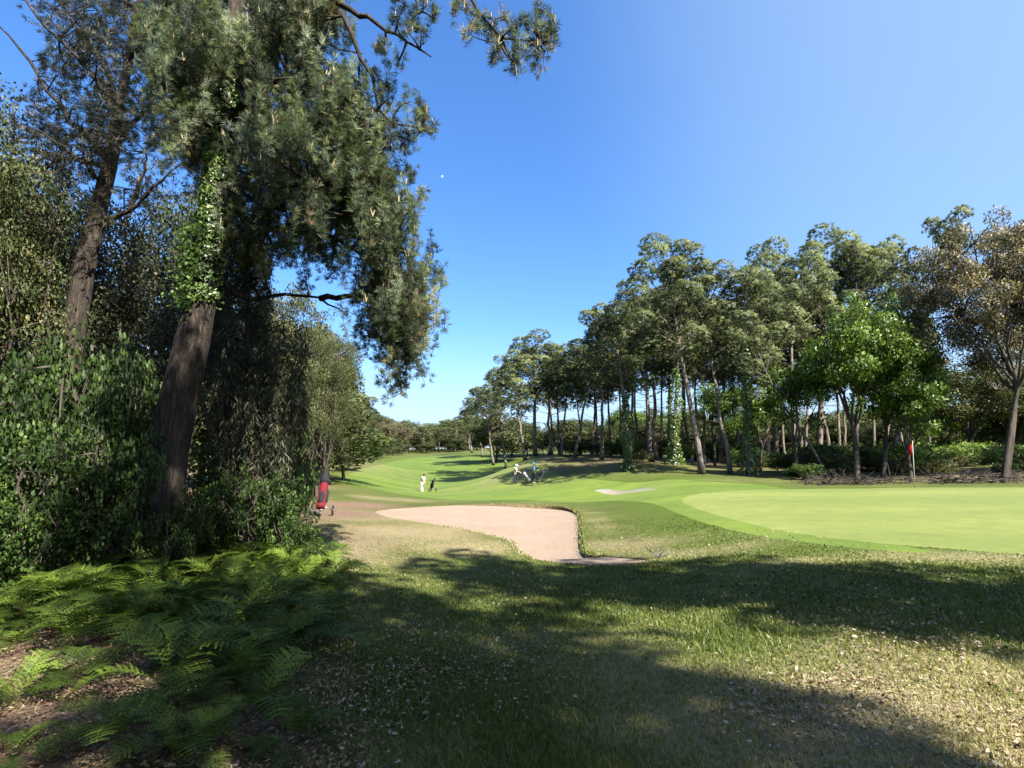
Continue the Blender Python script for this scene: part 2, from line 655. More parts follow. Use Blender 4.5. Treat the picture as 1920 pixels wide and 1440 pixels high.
bunker_px = [(700, 957), (760, 952), (850, 947), (960, 945), (1040, 948), (1078, 953), (1090, 966), (1091, 1000), (1094, 1026), (1112, 1040),
             (1165, 1045), (1225, 1049), (1190, 1057), (1120, 1060), (1040, 1055), (985, 1046), (962, 1032), (955, 1014), (900, 1000),
             (820, 984), (740, 972), (708, 965)]
BUNK = smooth_poly(poly_px(bunker_px), 2)
BUNK = densify(BUNK, 0.35)
small_px = [(1108, 919), (1150, 915.5), (1215, 916), (1238, 918.5), (1190, 923), (1130, 923.5)]
BUNK2 = densify(smooth_poly(poly_px(small_px), 2), 0.4)
green_w = [tuple(p) for p in poly_px([(1920, 1041), (1800, 1031), (1700, 1024), (1600, 1015), (1500, 1002), (1420, 986), (1350, 968), (1298, 951),
                                      (1273, 939), (1292, 929), (1350, 921.5), (1450, 917.5), (1580, 916), (1712, 914.2), (1850, 914), (1920, 914)])]
green_w += [(27.0, 19.5), (26.0, 14.0), (19.0, 9.5), (12.5, 7.9)]
GREEN = densify(smooth_poly(np.array(green_w), 2), 0.5)
fair_w = [tuple(p) for p in poly_px([(640, 893), (700, 872), (760, 860), (800, 856), (860, 854), (905, 858), (960, 868), (1030, 890), (1090, 897), (1200, 903),
                                     (1340, 905), (1450, 911), (1520, 925), (1520, 985), (1700, 1026), (1770, 1036), (1700, 1037), (1600, 1028), (1500, 1017), (1420, 1005), (1340, 987), (1278, 966), (1238, 948), (1200, 941), (1150, 938), (1040, 940),
                                      (960, 936), (880, 939), (800, 933), (700, 916), (640, 905)])]
FAIR = densify(smooth_poly(np.array(fair_w), 2), 0.7)

# sample points of the terrain
rings = [1.2]
while rings[-1] < 1500:
    r = rings[-1]
    rings.append(r * (1.026 if r < 45 else 1.06))
pts = [(0.0, 0.0)]
for i, r in enumerate(rings):
    nf = 210 if r < 60 else 110
    for k in range(nf):
        th = -0.95 + 1.9 * (k + 0.5 * (i % 2)) / nf
        pts.append((r * math.sin(th), r * math.cos(th)))
    for k in range(1, 30):
        th = 0.95 + (2 * PI - 1.9) * k / 30
        pts.append((r * math.sin(th), r * math.cos(th)))
pts = np.array(pts)
pts = pts + RNG.normal(0, 1, pts.shape) * (0.002 * np.linalg.norm(pts, axis=1, keepdims=True))
keep = np.ones(len(pts), bool)
for P in (BUNK, BUNK2, GREEN, FAIR):
    d = dist_poly(P, pts[:, 0], pts[:, 1])
    keep &= d > 0.10
pts = pts[keep]
verts = [Vector(p) for p in pts]
edges = []
for P in (BUNK, BUNK2, GREEN, FAIR):
    s = len(verts)
    verts += [Vector(p) for p in P]
    edges += [(s + i, s + (i + 1) % len(P)) for i in range(len(P))]
cv, ce, cf, *_ = delaunay_2d_cdt(verts, edges, [], 0, 1e-5)
cv = np.array([(v.x, v.y) for v in cv])
cf = np.array([f for f in cf if len(f) == 3], int)
cen = cv[cf].mean(1)
zone = np.zeros(len(cf), int)
zone[inside(FAIR, cen[:, 0], cen[:, 1])] = 1
zone[inside(GREEN, cen[:, 0], cen[:, 1])] = 2
zone[inside(BUNK, cen[:, 0], cen[:, 1])] = 3
zone[inside(BUNK2, cen[:, 0], cen[:, 1])] = 4
cz = zg(cv[:, 0], cv[:, 1])


def lip_weight(X, Y):
    """how tall the turf lip stands at a point of the bunker rim (far and right edges)"""
    a = on_ground(930, 945)
    w = np.clip((X - (a[0] - 1.5)) / 2.5, 0, 1)
    b = on_ground(1170, 1046)
    w *= np.clip((b[0] + 0.6 - X + (Y - b[1]) * 0.6) / 0.8, 0, 1)
    low = on_ground(1100, 1046)
    w *= np.clip((Y - (low[1] + 0.1)) / 0.6, 0, 1)
    return w


def sand_z(X, Y):
    d = dist_poly(BUNK, X, Y)
    g = zg(X, Y)
    near = np.clip(d / 3.0, 0, 1)
    bowl = 0.10 * near * near * (3 - 2 * near)
    lip = 0.13 * lip_weight(X, Y) * np.clip(1.25 - d / 3.0, 0.0, 1)
    return g - 0.015 - bowl - lip


# colour zones of the rough, as smooth fields over the ground
def blobs(L, X, Y):
    f = np.zeros(X.shape)
    for px, py, sx, sy, a in L:
        c = on_ground(px, py)
        f = np.maximum(f, a * np.exp(-(((X - c[0]) / sx) ** 2 + ((Y - c[1]) / sy) ** 2)))
    return f


DRY = [(600, 1020, 2.2, 2.2, .95), (740, 1000, 2.6, 2.2, 1.0), (850, 1030, 1.6, 1.4, .9), (900, 985, 1.5, 2.0, .5), (650, 970, 3, 3, .7), (1140, 975, .9, 3.0, .85),
       (1180, 1025, 1.6, 1.2, .75), (1300, 1035, 1.6, .7, .6), (1700, 1045, 3, .5, .6), (720, 935, 4, 3, .55), (1000, 941, 5, 1.0, .6),
       (1800, 1400, 1.6, .9, 1.0), (1500, 1330, 1.4, .7, .8), (1850, 1250, 1.6, .9, .75), (1250, 1290, 1.0, .8, .5), (1650, 1180, 2, .8, .35), (1880, 890, 8, 5, 1.0),
       (1250, 908, 6, 3, .4), (800, 1420, .8, .5, .45), (1150, 1180, 1.2, .7, .35)]
BARE = [(650, 948, 2.2, 2.2, 1.0), (580, 962, 2.5, 2.5, 1.0), (100, 1360, 1.6, 1.2, 1.0), (300, 1300, 1.2, 1.2, .9), (450, 1380, .8, .6, .8), (0, 1250, 2, 2, .9), (250, 1050, 4, 5, 1.0),
        (0, 1000, 8, 8, 1.0), (560, 1260, .7, .7, .6), (600, 1040, 1.4, 1.2, .5), (350, 920, 8, 9, 1.0), (1800, 885, 12, 6, .7), (1500, 880, 12, 8, .5), (400, 885, 25, 25, .8), (1300, 865, 30, 14, .6)]


LUSH = [(1205, 972, 1.1, 3.0, 1.0), (1180, 955, 1.0, 2.5, .9)]


def dryness(X, Y):
    f = blobs(DRY, X, Y) - 0.8 * blobs(LUSH, X, Y) + 0.22 * wave_noise(X, Y, 1.9, 11) + 0.12 * wave_noise(X, Y, 5.0, 12)
    return np.clip(f, 0, 1)


def bareness(X, Y):
    f = blobs(BARE, X, Y) * (1 + 0.25 * wave_noise(X, Y, 2.1, 21)) + 0.08 * wave_noise(X, Y, 5.0, 22)
    return np.clip(f, 0, 1)


def grass_ground_mat(name, green_lo, green_hi, dry_c, bare_c, stripe=0.0, fine=60.0, bump=0.5, dry_gain=1.0, sheen=0.0):
    m = bpy.data.materials.new(name)
    t, nd, lk = nodes_of(m)
    green_lo, green_hi, dry_c, bare_c = [tuple(x * GRD for x in q) for q in (green_lo, green_hi, dry_c, bare_c)]
    out = nd.new('ShaderNodeOutputMaterial')
    tc = nd.new('ShaderNodeTexCoord')
    co = tc.outputs['Object']
    n_big = noise(nd, lk, 0.35, 4, 0.55, co)
    n_mid = noise(nd, lk, 2.4, 5, 0.6, co)
    n_fine = noise(nd, lk, fine, 3, 0.7, co)
    n_tuft = noise(nd, lk, 14.0, 5, 0.65, co, 0.4)
    g = ramp(nd, [(0.32, green_lo), (0.68, green_hi)], n_big.outputs['Fac'], lk).outputs[0]
    g2 = ramp(nd, [(0.3, (0.72, 0.76, 0.7)), (0.7, (1.25, 1.2, 1.15))], n_mid.outputs['Fac'], lk).outputs[0]
    c = mixc(nd, lk, g, g2, 0.7, 'MULTIPLY')
    if stripe:
        mp = nd.new('ShaderNodeMapping')
        mp.inputs['Rotation'].default_value = (0, 0, math.radians(8))
        mp.inputs['Scale'].default_value = (0.02, 0.22, 0.0)
        lk.new(co, mp.inputs['Vector'])
        ns = noise(nd, lk, 1.6, 3, 0.5, mp.outputs[0])
        st = ramp(nd, [(0.38, (1 - stripe, 1 - stripe * 0.6, 1 - stripe)), (0.62, (1 + stripe, 1 + stripe * 0.8, 1 + stripe * 0.6))], ns.outputs['Fac'], lk).outputs[0]
        c = mixc(nd, lk, c, st, 1.0, 'MULTIPLY')
    mw = nd.new('ShaderNodeAttribute')
    mw.attribute_name = 'mown'
    c = mixc(nd, lk, c, (0.051, 0.079, 0.008), mw.outputs['Fac'])
    a = nd.new('ShaderNodeAttribute')
    a.attribute_name = 'tint'
    dn = math_n(nd, lk, 'ADD', math_n(nd, lk, 'MULTIPLY', a.outputs['Fac'], 1.5 * dry_gain),
                math_n(nd, lk, 'MULTIPLY', math_n(nd, lk, 'SUBTRACT', n_tuft.outputs['Fac'], 0.72), 1.4), True)
    c = mixc(nd, lk, c, dry_c, math_n(nd, lk, 'MULTIPLY', dn, 0.9))
    ab = nd.new('ShaderNodeAttribute')
    ab.attribute_name = 'bare'
    bn = math_n(nd, lk, 'ADD', math_n(nd, lk, 'MULTIPLY', ab.outputs['Fac'], 1.7),
                math_n(nd, lk, 'MULTIPLY', math_n(nd, lk, 'SUBTRACT', n_tuft.outputs['Fac'], 0.75), 1.6), True)
    brown = ramp(nd, [(0.3, tuple(x * 0.55 for x in bare_c)), (0.55, bare_c), (0.75, tuple(x * 1.45 for x in bare_c))], n_fine.outputs['Fac'], lk).outputs[0]
    c = mixc(nd, lk, c, brown, bn)
    f = ramp(nd, [(0.3, (0.62, 0.62, 0.62)), (0.7, (1.3, 1.3, 1.3))], n_fine.outputs['Fac'], lk).outputs[0]
    c = mixc(nd, lk, c, f, 0.75, 'MULTIPLY')
    f2 = ramp(nd, [(0.35, (0.75, 0.75, 0.75)), (0.65, (1.2, 1.2, 1.2))], n_tuft.outputs['Fac'], lk).outputs[0]
    c = mixc(nd, lk, c, f2, 0.5 if not stripe else 0.25, 'MULTIPLY')
    b = nd.new('ShaderNodeBsdfPrincipled')
    b.inputs['Roughness'].default_value = 0.85
    b.inputs['Specular IOR Level'].default_value = 0.15
    if sheen:
        b.inputs['Sheen Weight'].default_value = sheen
        b.inputs['Sheen Roughness'].default_value = 0.6
        b.inputs['Sheen Tint'].default_value = (0.75, 0.9, 0.3, 1)
    lk.new(c, b.inputs['Base Color'])
    bp = nd.new('ShaderNodeBump')
    bp.inputs['Strength'].default_value = bump
    bp.inputs['Distance'].default_value = 0.04
    h = math_n(nd, lk, 'ADD', n_fine.outputs['Fac'], n_tuft.outputs['Fac'])
    lk.new(h, bp.inputs['Height'])
    lk.new(bp.outputs[0], b.inputs['Normal'])
    lk.new(b.outputs[0], out.inputs['Surface'])
    return m


M['rough'] = grass_ground_mat('rough_grass', (0.09, 0.115, 0.022), (0.155, 0.175, 0.042), (0.38, 0.305, 0.175), (0.27, 0.18, 0.12), 0.0, 45.0, 0.7)
M['fairway'] = grass_ground_mat('mown_fairway', (0.075, 0.135, 0.010), (0.125, 0.18, 0.018), (0.22, 0.20, 0.07), (0.3, 0.22, 0.13), 0.28, 30.0, 0.3, 0.6, 0.1)
M['green'] = grass_ground_mat('putting_green_turf', (0.148, 0.178, 0.040), (0.178, 0.205, 0.05), (0.23, 0.23, 0.07), (0.3, 0.25, 0.15), 0.17, 40.0, 0.12, 0.45, 0.15)


def sand_mat(name, lo, hi):
    lo, hi = tuple(x * GRD for x in lo), tuple(x * GRD for x in hi)
    m = bpy.data.materials.new(name)
    t, nd, lk = nodes_of(m)
    out = nd.new('ShaderNodeOutputMaterial')
    tc = nd.new('ShaderNodeTexCoord')
    co = tc.outputs['Object']
    n1 = noise(nd, lk, 0.6, 5, 0.6, co)
    n2 = noise(nd, lk, 90, 3, 0.7, co)
    n3 = noise(nd, lk, 6, 5, 0.7, co, 0.5)
    c = ramp(nd, [(0.3, lo), (0.7, hi)], n1.outputs['Fac'], lk).outputs[0]
    c = mixc(nd, lk, c, ramp(nd, [(0.3, (0.85, 0.85, 0.85)), (0.7, (1.1, 1.1, 1.1))], n2.outputs['Fac'], lk).outputs[0], 0.8, 'MULTIPLY')
    c = mixc(nd, lk, c, ramp(nd, [(0.35, (0.86, 0.84, 0.82)), (0.6, (1.04, 1.04, 1.04))], n3.outputs['Fac'], lk).outputs[0], 0.7, 'MULTIPLY')
    wv = nd.new('ShaderNodeTexWave')
    wv.inputs['Scale'].default_value = 1.7
    wv.inputs['Distortion'].default_value = 6.0
    wv.inputs['Detail'].default_value = 3
    wv.inputs['Detail Scale'].default_value = 0.6
    lk.new(co, wv.inputs['Vector'])
    b = nd.new('ShaderNodeBsdfPrincipled')
    b.inputs['Roughness'].default_value = 0.95
    b.inputs['Specular IOR Level'].default_value = 0.1
    lk.new(c, b.inputs['Base Color'])
    bp = nd.new('ShaderNodeBump')
    bp.inputs['Strength'].default_value = 0.5
    bp.inputs['Distance'].default_value = 0.05
    lk.new(math_n(nd, lk, 'ADD', math_n(nd, lk, 'ADD', n3.outputs['Fac'], n2.outputs['Fac']), math_n(nd, lk, 'MULTIPLY', wv.outputs['Fac'], 0.12)), bp.inputs['Height'])
    lk.new(bp.outputs[0], b.inputs['Normal'])
    lk.new(b.outputs[0], out.inputs['Surface'])
    return m


M['sand'] = sand_mat('pink_bunker_sand', (0.395, 0.295, 0.215), (0.45, 0.345, 0.262))
M['sand_pale'] = sand_mat('pale_bunker_sand', (0.37, 0.32, 0.24), (0.43, 0.38, 0.30))


def ground_part(name, zi, mat, zfun=None):
    F = cf[zone == zi]
    used, inv = np.unique(F.ravel(), return_inverse=True)
    X, Y = cv[used, 0], cv[used, 1]
    Z = cz[used] if zfun is None else zfun(X, Y)
    V = np.c_[X, Y, Z]
    F = inv.reshape(-1, 3)
    # face up
    nz = np.cross(V[F[:, 1]] - V[F[:, 0]], V[F[:, 2]] - V[F[:, 0]])[:, 2]
    F[nz < 0] = F[nz < 0][:, ::-1]
    mb = MB()
    mb.add(V, F, dryness(X, Y))
    o = mb.build(name, mat, None, True)
    a = o.data.attributes.new('bare', 'FLOAT', 'POINT')
    a.data.foreach_set('value', bareness(X, Y).astype(np.float32))
    if zi == 0:
        a = o.data.attributes.new('mown', 'FLOAT', 'POINT')
        d = np.minimum(dist_poly(FAIR, X, Y), dist_poly(GREEN, X, Y))
        a.data.foreach_set('value', np.clip(1 - d / (1.2 + 0.06 * Y) + 0.25 * wave_noise(X, Y, 1.2, 51), 0, 1).astype(np.float32))
    tag(o, kind='structure')
    return o


tag(ground_part('ground', 0, M['rough']), 'rough grass ground with dry and leaf strewn patches')
tag(ground_part('fairway', 1, M['fairway']), 'bright green mown fairway rising to the far trees')
tag(ground_part('putting_green', 2, M['green']), 'smooth pale putting green around the red flag')
tag(ground_part('sand_bunker', 3, M['sand'], sand_z), 'large pinkish sand bunker in front of the fairway')
tag(ground_part('small_sand_bunker', 4, M['sand_pale'], lambda X, Y: zg(X, Y) - 0.02 - 0.12 * np.clip(dist_poly(BUNK2, X, Y) / 0.8, 0, 1)),
    'small pale sand bunker left of the putting green')

# the earth face of the bunker lip
mb = MB()
P = BUNK
top = np.c_[P, zg(P[:, 0], P[:, 1])]
bot = np.c_[P, sand_z(P[:, 0], P[:, 1]) - 0.03]
n = len(P)
V = np.concatenate([top, bot])
F = []
for i in range(n):
    j = (i + 1) % n
    F += [(i, j, n + j), (i, n + j, n + i)]
mb.add(V, F, 0.5)
M['earth'] = plain_mat('bunker_lip_earth', (0.16, 0.125, 0.07), 0.95, 0.1, 0, 0.5, 14.0)
tag(mb.build('bunker_lip', M['earth']), 'dark earth lip around the large bunker', kind='structure')


# ------------------------------------------------------------------ tree builders
def grow_pine(rng, H, c0, R, n_limb=22, tufts=15, flat=0.0, rc=0.92, K=15, L=0.25, Wn=0.042, bend=0.5, dead=10, limb_up=0.38, sides=8, r0=None):
    """returns (wood MB, crown MB) of one pine standing at the origin"""
    wood, crown = MB(), MB()
    k = 14
    t = np.linspace(0, 1, k)
    off = np.cumsum(rng.normal(0, 1, (k, 2)), 0) * 0.10 * bend
    off -= off[0] + (off[-1] - off[0]) * t[:, None] * 0.6
    T = np.c_[off[:, 0], off[:, 1], t * H]
    r0 = r0 or (0.085 + H * 0.0105)
    Rd = r0 * (1 - 0.78 * t ** 1.1)
    Rd[0] *= 1.35
    tube(wood, T, Rd, sides, 0.5)
    cl = []
    for i in range(n_limb):
        f = (i + rng.uniform(0, 1)) / n_limb
        h = c0 + (0.97 - c0) * f
        p = np.array([np.interp(h, t, T[:, j]) for j in range(3)])
        az = i * 2.399 + rng.normal(0, 0.4)
        prof = math.sin(PI * min(0.97, 0.22 + 0.70 * f)) ** 0.8 if flat < 0.5 else (0.55 + 0.45 * math.sin(PI * (0.15 + 0.7 * f)))
        reach = R * prof * rng.uniform(0.6, 1.12)
        el = limb_up + (0.15 + 0.95 * f) * rng.uniform(0.6, 1.1) - flat * 0.3
        d = np.array([math.cos(az) * math.cos(el), math.sin(az) * math.cos(el), math.sin(el)])
        Lb = reach / max(0.35, math.cos(el))
        Lb = min(Lb, R * 1.25)
        end = p + d * Lb
        mid = p + d * Lb * 0.5 + np.array([0, 0, -0.12 * Lb])
        B = bezier(p, mid, end, 6)
        B += rng.normal(0, 0.05, B.shape) * np.linspace(0, 1, 6)[:, None]
        tube(wood, B, np.linspace(r0 * 0.33 * (1.15 - f * 0.5), 0.02, 6), 5, 0.5, False)
        for s in range(1 + (i % 3 == 0)):
            q = 0.97 if s == 0 else rng.uniform(0.45, 0.7)
            c = p + (end - p) * q + rng.normal(0, 0.2, 3)
            cl.append(c)
            j = np.argmin(np.linalg.norm(B - c, axis=1))
            tube(wood, bezier(B[j], (B[j] + c) / 2 + [0, 0, -0.1], c, 3), [0.03, 0.022, 0.01], 3, 0.5, False)
    for s in range(2):
        cl.append(T[-1] + rng.normal(0, 0.35, 3))
    for i in range(dead):
        h = rng.uniform(max(0.2, c0 - 0.3), c0 + 0.05)
        p = np.array([np.interp(h, t, T[:, j]) for j in range(3)])
        az = rng.uniform(0, 2 * PI)
        Lb = rng.uniform(0.6, 2.0)
        d = np.array([math.cos(az), math.sin(az), rng.uniform(-0.3, 0.4)])
        tube(wood, bezier(p, p + d * Lb * 0.5 + [0, 0, 0.1], p + d * Lb + [0, 0, -0.2], 4), [0.035, 0.025, 0.016, 0.008], 3, 0.5, False)
    cl = np.array(cl)
    cs = rng.uniform(0.65, 1.2, len(cl))
    n = (tufts * cs ** 2).astype(int) + 3
    idx = np.repeat(np.arange(len(cl)), n)
    offs = norm(rng.normal(0, 1, (len(idx), 3)) + np.array([0, 0, 0.35]))
    offs = offs * rng.uniform(0.35, 1.0, (len(idx), 1)) ** 0.4
    C = cl[idx] + offs * (rc * cs[idx])[:, None] * np.array([1, 1, 0.95])
    A = offs * 0.9 + np.array([0, 0, 0.6])
    ct = rng.uniform(0.15, 0.75, len(cl))
    needles(crown, rng, C, A, K, L, Wn, 0.7, np.clip(ct[idx] + rng.normal(0, 0.16, len(idx)), 0, 1), norm(offs + np.array([0, 0, 0.25])))
    return wood, crown


def grow_broadleaf(rng, H, c0, R, n_cl=90, lpc=150, leaf=0.13, rc=0.55, lobes=9, forks=5, r0=0.16, hollow=0.35, droop=0.1, tint_mu=0.5, asp=0.6, lean=(0, 0), multi=1):
    wood, crown = MB(), MB()
    # lobes make the outline uneven
    cz_ = H * (c0 + 1) / 2
    hz = H * (1 - c0) / 2
    lob = norm(rng.normal(0, 1, (lobes, 3)) * np.array([1, 1, 0.8]))
    lobr = rng.uniform(0.35, 0.55, lobes)
    C = []
    while len(C) < n_cl:
        k = rng.integers(0, lobes)
        d = norm(rng.normal(0, 1, 3)) * rng.uniform(hollow, 1) ** 0.6 * lobr[k]
        c = lob[k] * (1 - lobr[k]) * 0.95 + d
        if np.linalg.norm(c) < 1.05:
            C.append(c)
    C = np.array(C) * np.array([R, R, hz]) + np.array([lean[0], lean[1], cz_])
    nodes = []
    for s in range(multi):
        a0 = rng.uniform(0, 2 * PI)
        b0 = np.array([math.cos(a0), math.sin(a0), 0]) * (0.25 * (multi > 1))
        fk = np.array([lean[0] * 0.5 + rng.normal(0, 0.15), lean[1] * 0.5 + rng.normal(0, 0.15), H * max(0.18, c0 * 0.95)]) + b0 * 2.5
        tr = bezier(b0, b0 + [0, 0, fk[2] * 0.5] + rng.normal(0, 0.12, 3), fk, 8)
        tube(wood, tr, np.linspace(r0 * 1.25, r0 * 0.75, 8), 8, 0.5, False)
        for i in range(forks):
            az = 2 * PI * (i + rng.uniform(-.3, .3)) / forks
            rr = R * rng.uniform(0.35, 0.75)
            e = np.array([lean[0] + math.cos(az) * rr, lean[1] + math.sin(az) * rr, H * rng.uniform(c0 + 0.35 * (1 - c0), 0.92)])
            B = bezier(fk - [0, 0, 0.1], fk * [0.4, 0.4, 0] + e * [0.6, 0.6, 0] + [0, 0, (fk[2] + e[2]) / 2 - 0.1], e, 8)
            B[1:-1] += rng.normal(0, 0.06, (6, 3))
            tube(wood, B, np.linspace(r0 * 0.6, 0.02, 8), 6, 0.5, False)
            nodes.append(B[2:])
    nodes = np.concatenate(nodes)
    for c in C:
        j = np.argmin(np.linalg.norm(nodes - c, axis=1))
        q = nodes[j]
        tube(wood, bezier(q, (q + c) / 2 + rng.normal(0, 0.03 + 0.006 * H, 3), c, 4), np.array([0.032, 0.024, 0.016, 0.008]) * min(1.0, 0.1 + 0.1 * H), 3, 0.5, False)
    cs = rng.uniform(0.65, 1.35, n_cl)
    n = (lpc * cs ** 2).astype(int) + 4
    idx = np.repeat(np.arange(n_cl), n)
    o = norm(rng.normal(0, 1, (len(idx), 3))) * rng.uniform(0.15, 1, (len(idx), 1)) ** 0.5
    Pp = C[idx] + o * (rc * cs[idx])[:, None] * np.array([1, 1, 0.7])
    tt = np.clip(rng.uniform(tint_mu - 0.3, tint_mu + 0.3, n_cl)[idx] + rng.normal(0, 0.15, len(idx)), 0, 1)
    leaves(crown, rng, Pp, leaf, tt, 0.4, droop, asp, o)
    return wood, crown


def make_tree(name, wood, crown, wmat, cmat, loc=(0, 0, 0), crown_name='crown'):
    r = empty(name, loc)
    wood.build('trunk', wmat, r, True)
    crown.build(crown_name, cmat, r)
    return r


class Proto:
    """one finished tree; the first placing uses it, later ones copy it"""

    def __init__(self, name, H, R, maker):
        self.name, self.H, self.R, self.maker, self.root = name, H, R, maker, None

    def place(self, base, H, R=None, tilt=(0, 0), rz=None, label=None, cat='tree', group=None, rng=RNG):
        if self.root is None:
            self.root = self.maker()
            o = self.root
            zz = np.empty(len(o.children[1].data.vertices) * 3, np.float32)
            o.children[1].data.vertices.foreach_get('co', zz)
            zz = zz.reshape(-1, 3)
            self.H = float(np.percentile(zz[:, 2], 99.7))
            self.R = float(np.percentile(np.hypot(zz[:, 0], zz[:, 1]), 96))
        else:
            o = copy_tree(self.root)
        s = H / self.H
        sr = s if R is None else R / self.R
        rz = rng.uniform(0, 2 * PI) if rz is None else rz
        Mx = (Matrix.Rotation(tilt[0], 4, 'Y') @ Matrix.Rotation(-tilt[1], 4, 'X') @ Matrix.Rotation(rz, 4, 'Z'))
        o.rotation_euler = Mx.to_euler()
        o.location = base
        o.scale = (sr, sr, s)
        tag(o, label, cat, group)
        return o


def mk(name, fn, wmat, cmat, **kw):
    seed = kw.pop('seed')

    def go():
        w, c = fn(np.random.default_rng(seed), **kw)
        return make_tree(name, w, c, wmat, cmat)
    return go


PR = {
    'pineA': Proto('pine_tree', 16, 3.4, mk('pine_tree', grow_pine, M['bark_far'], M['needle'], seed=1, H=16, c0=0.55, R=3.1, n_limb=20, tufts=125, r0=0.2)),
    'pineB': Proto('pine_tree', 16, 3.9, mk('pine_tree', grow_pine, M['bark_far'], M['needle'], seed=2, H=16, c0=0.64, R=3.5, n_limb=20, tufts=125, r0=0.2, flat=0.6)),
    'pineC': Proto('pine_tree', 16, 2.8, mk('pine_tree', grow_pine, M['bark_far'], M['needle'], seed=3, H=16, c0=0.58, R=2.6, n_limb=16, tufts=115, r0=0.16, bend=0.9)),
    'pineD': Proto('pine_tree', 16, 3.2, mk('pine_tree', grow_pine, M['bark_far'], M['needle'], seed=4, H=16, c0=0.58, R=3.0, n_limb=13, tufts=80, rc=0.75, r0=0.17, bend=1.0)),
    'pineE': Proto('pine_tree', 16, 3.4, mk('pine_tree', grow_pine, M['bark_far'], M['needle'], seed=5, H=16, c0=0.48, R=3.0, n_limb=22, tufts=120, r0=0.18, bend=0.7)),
    'green': Proto('broadleaf_tree', 9, 3.2, mk('broadleaf_tree', grow_broadleaf, M['bark_oak'], M['green_leaf'], seed=11, H=9, c0=0.28, R=3.2, n_cl=110, lpc=150, leaf=0.17, rc=0.62, lobes=12, r0=0.14)),
    'greenS': Proto('broadleaf_tree', 7, 2.4, mk('broadleaf_tree', grow_broadleaf, M['bark_oak'], M['green_leaf'], seed=12, H=7, c0=0.25, R=2.4, n_cl=70, lpc=130, leaf=0.16, rc=0.5, lobes=8, r0=0.11, tint_mu=0.35)),
    'brown': Proto('oak_tree', 11, 5.0, mk('oak_tree', grow_broadleaf, M['bark_oak'], M['brown_leaf'], seed=13, H=11, c0=0.34, R=5.0, n_cl=240, lpc=260, leaf=0.105, rc=0.55, lobes=18, forks=7, r0=0.12, multi=2)),
    'olive': Proto('oak_tree', 9, 3.4, mk('oak_tree', grow_broadleaf, M['bark_oak'], M['olive_leaf'], seed=14, H=9, c0=0.25, R=3.4, n_cl=120, lpc=120, leaf=0.15, rc=0.6, lobes=12, r0=0.15)),
    'bushy': Proto('broadleaf_tree', 6, 2.6, mk('broadleaf_tree', grow_broadleaf, M['bark_oak'], M['olive_leaf'], seed=18, H=6, c0=0.01, R=2.6, n_cl=110, lpc=90, leaf=0.2, rc=0.6, lobes=12, r0=0.1, tint_mu=0.3)),
    'umbrella': Proto('pine_tree', 15, 2.0, mk('pine_tree', grow_pine, M['bark_far'], M['needle'], seed=6, H=15, c0=0.82, R=2.0, n_limb=20, tufts=62, flat=0.6, rc=0.6, dead=4)),
    'airy': Proto('pine_tree', 15, 2.0, mk('pine_tree', grow_pine, M['bark_far'], M['needle'], seed=8, H=15, c0=0.76, R=2.0, n_limb=18, tufts=24, flat=0.4, rc=0.45, dead=4)),
    'shrub': Proto('shrub', 1.8, 1.2, mk('shrub', grow_broadleaf, M['bark_oak'], M['shrub_leaf'], seed=15, H=1.8, c0=0.08, R=1.2, n_cl=50, lpc=60, leaf=0.11, rc=0.28, lobes=9, forks=5, r0=0.03)),
    'shrub2': Proto('shrub', 1.5, 1.2, mk('shrub', grow_broadleaf, M['bark_oak'], M['green_leaf'], seed=16, H=1.5, c0=0.05, R=1.2, n_cl=45, lpc=60, leaf=0.10, rc=0.28, lobes=8, forks=5, r0=0.025, tint_mu=0.6)),
    'shrub3': Proto('shrub', 1.5, 1.3, mk('shrub', grow_broadleaf, M['bark_oak'], M['olive_leaf'], seed=17, H=1.5, c0=0.05, R=1.3, n_cl=45, lpc=55, leaf=0.10, rc=0.3, lobes=8, forks=5, r0=0.025)),
}


def tree_px(kind, bx, Y, tx, ty, cw, label, cat='tree', group=None, tilt_y=0.0, sink=0.05):
    """a tree whose foot stands Y metres ahead under photo column bx, top at (tx, ty), crown cw photo pixels wide"""
    pr = PR[kind]
    # the foot: along that column on the ground
    u = (bx - 960) / FPX
    x = u * Y * cp
    for _ in range(4):
        z = zgf(x, Y)
        t = (Y * cp + (z - EYE) * sp)      # depth along the view axis
        x = u * t
    z = zgf(x, Y)
    top = at(tx, ty, Y)
    H = top[2] - z
    tl = math.atan2(top[0] - x, H)
    R = (0.95 if kind.startswith('pine') else 0.80) * cw / 2 / FPX * Y
    return pr.place((x, Y, z - sink), H / math.cos(tl), R, (tl, tilt_y), None, label, cat, group)


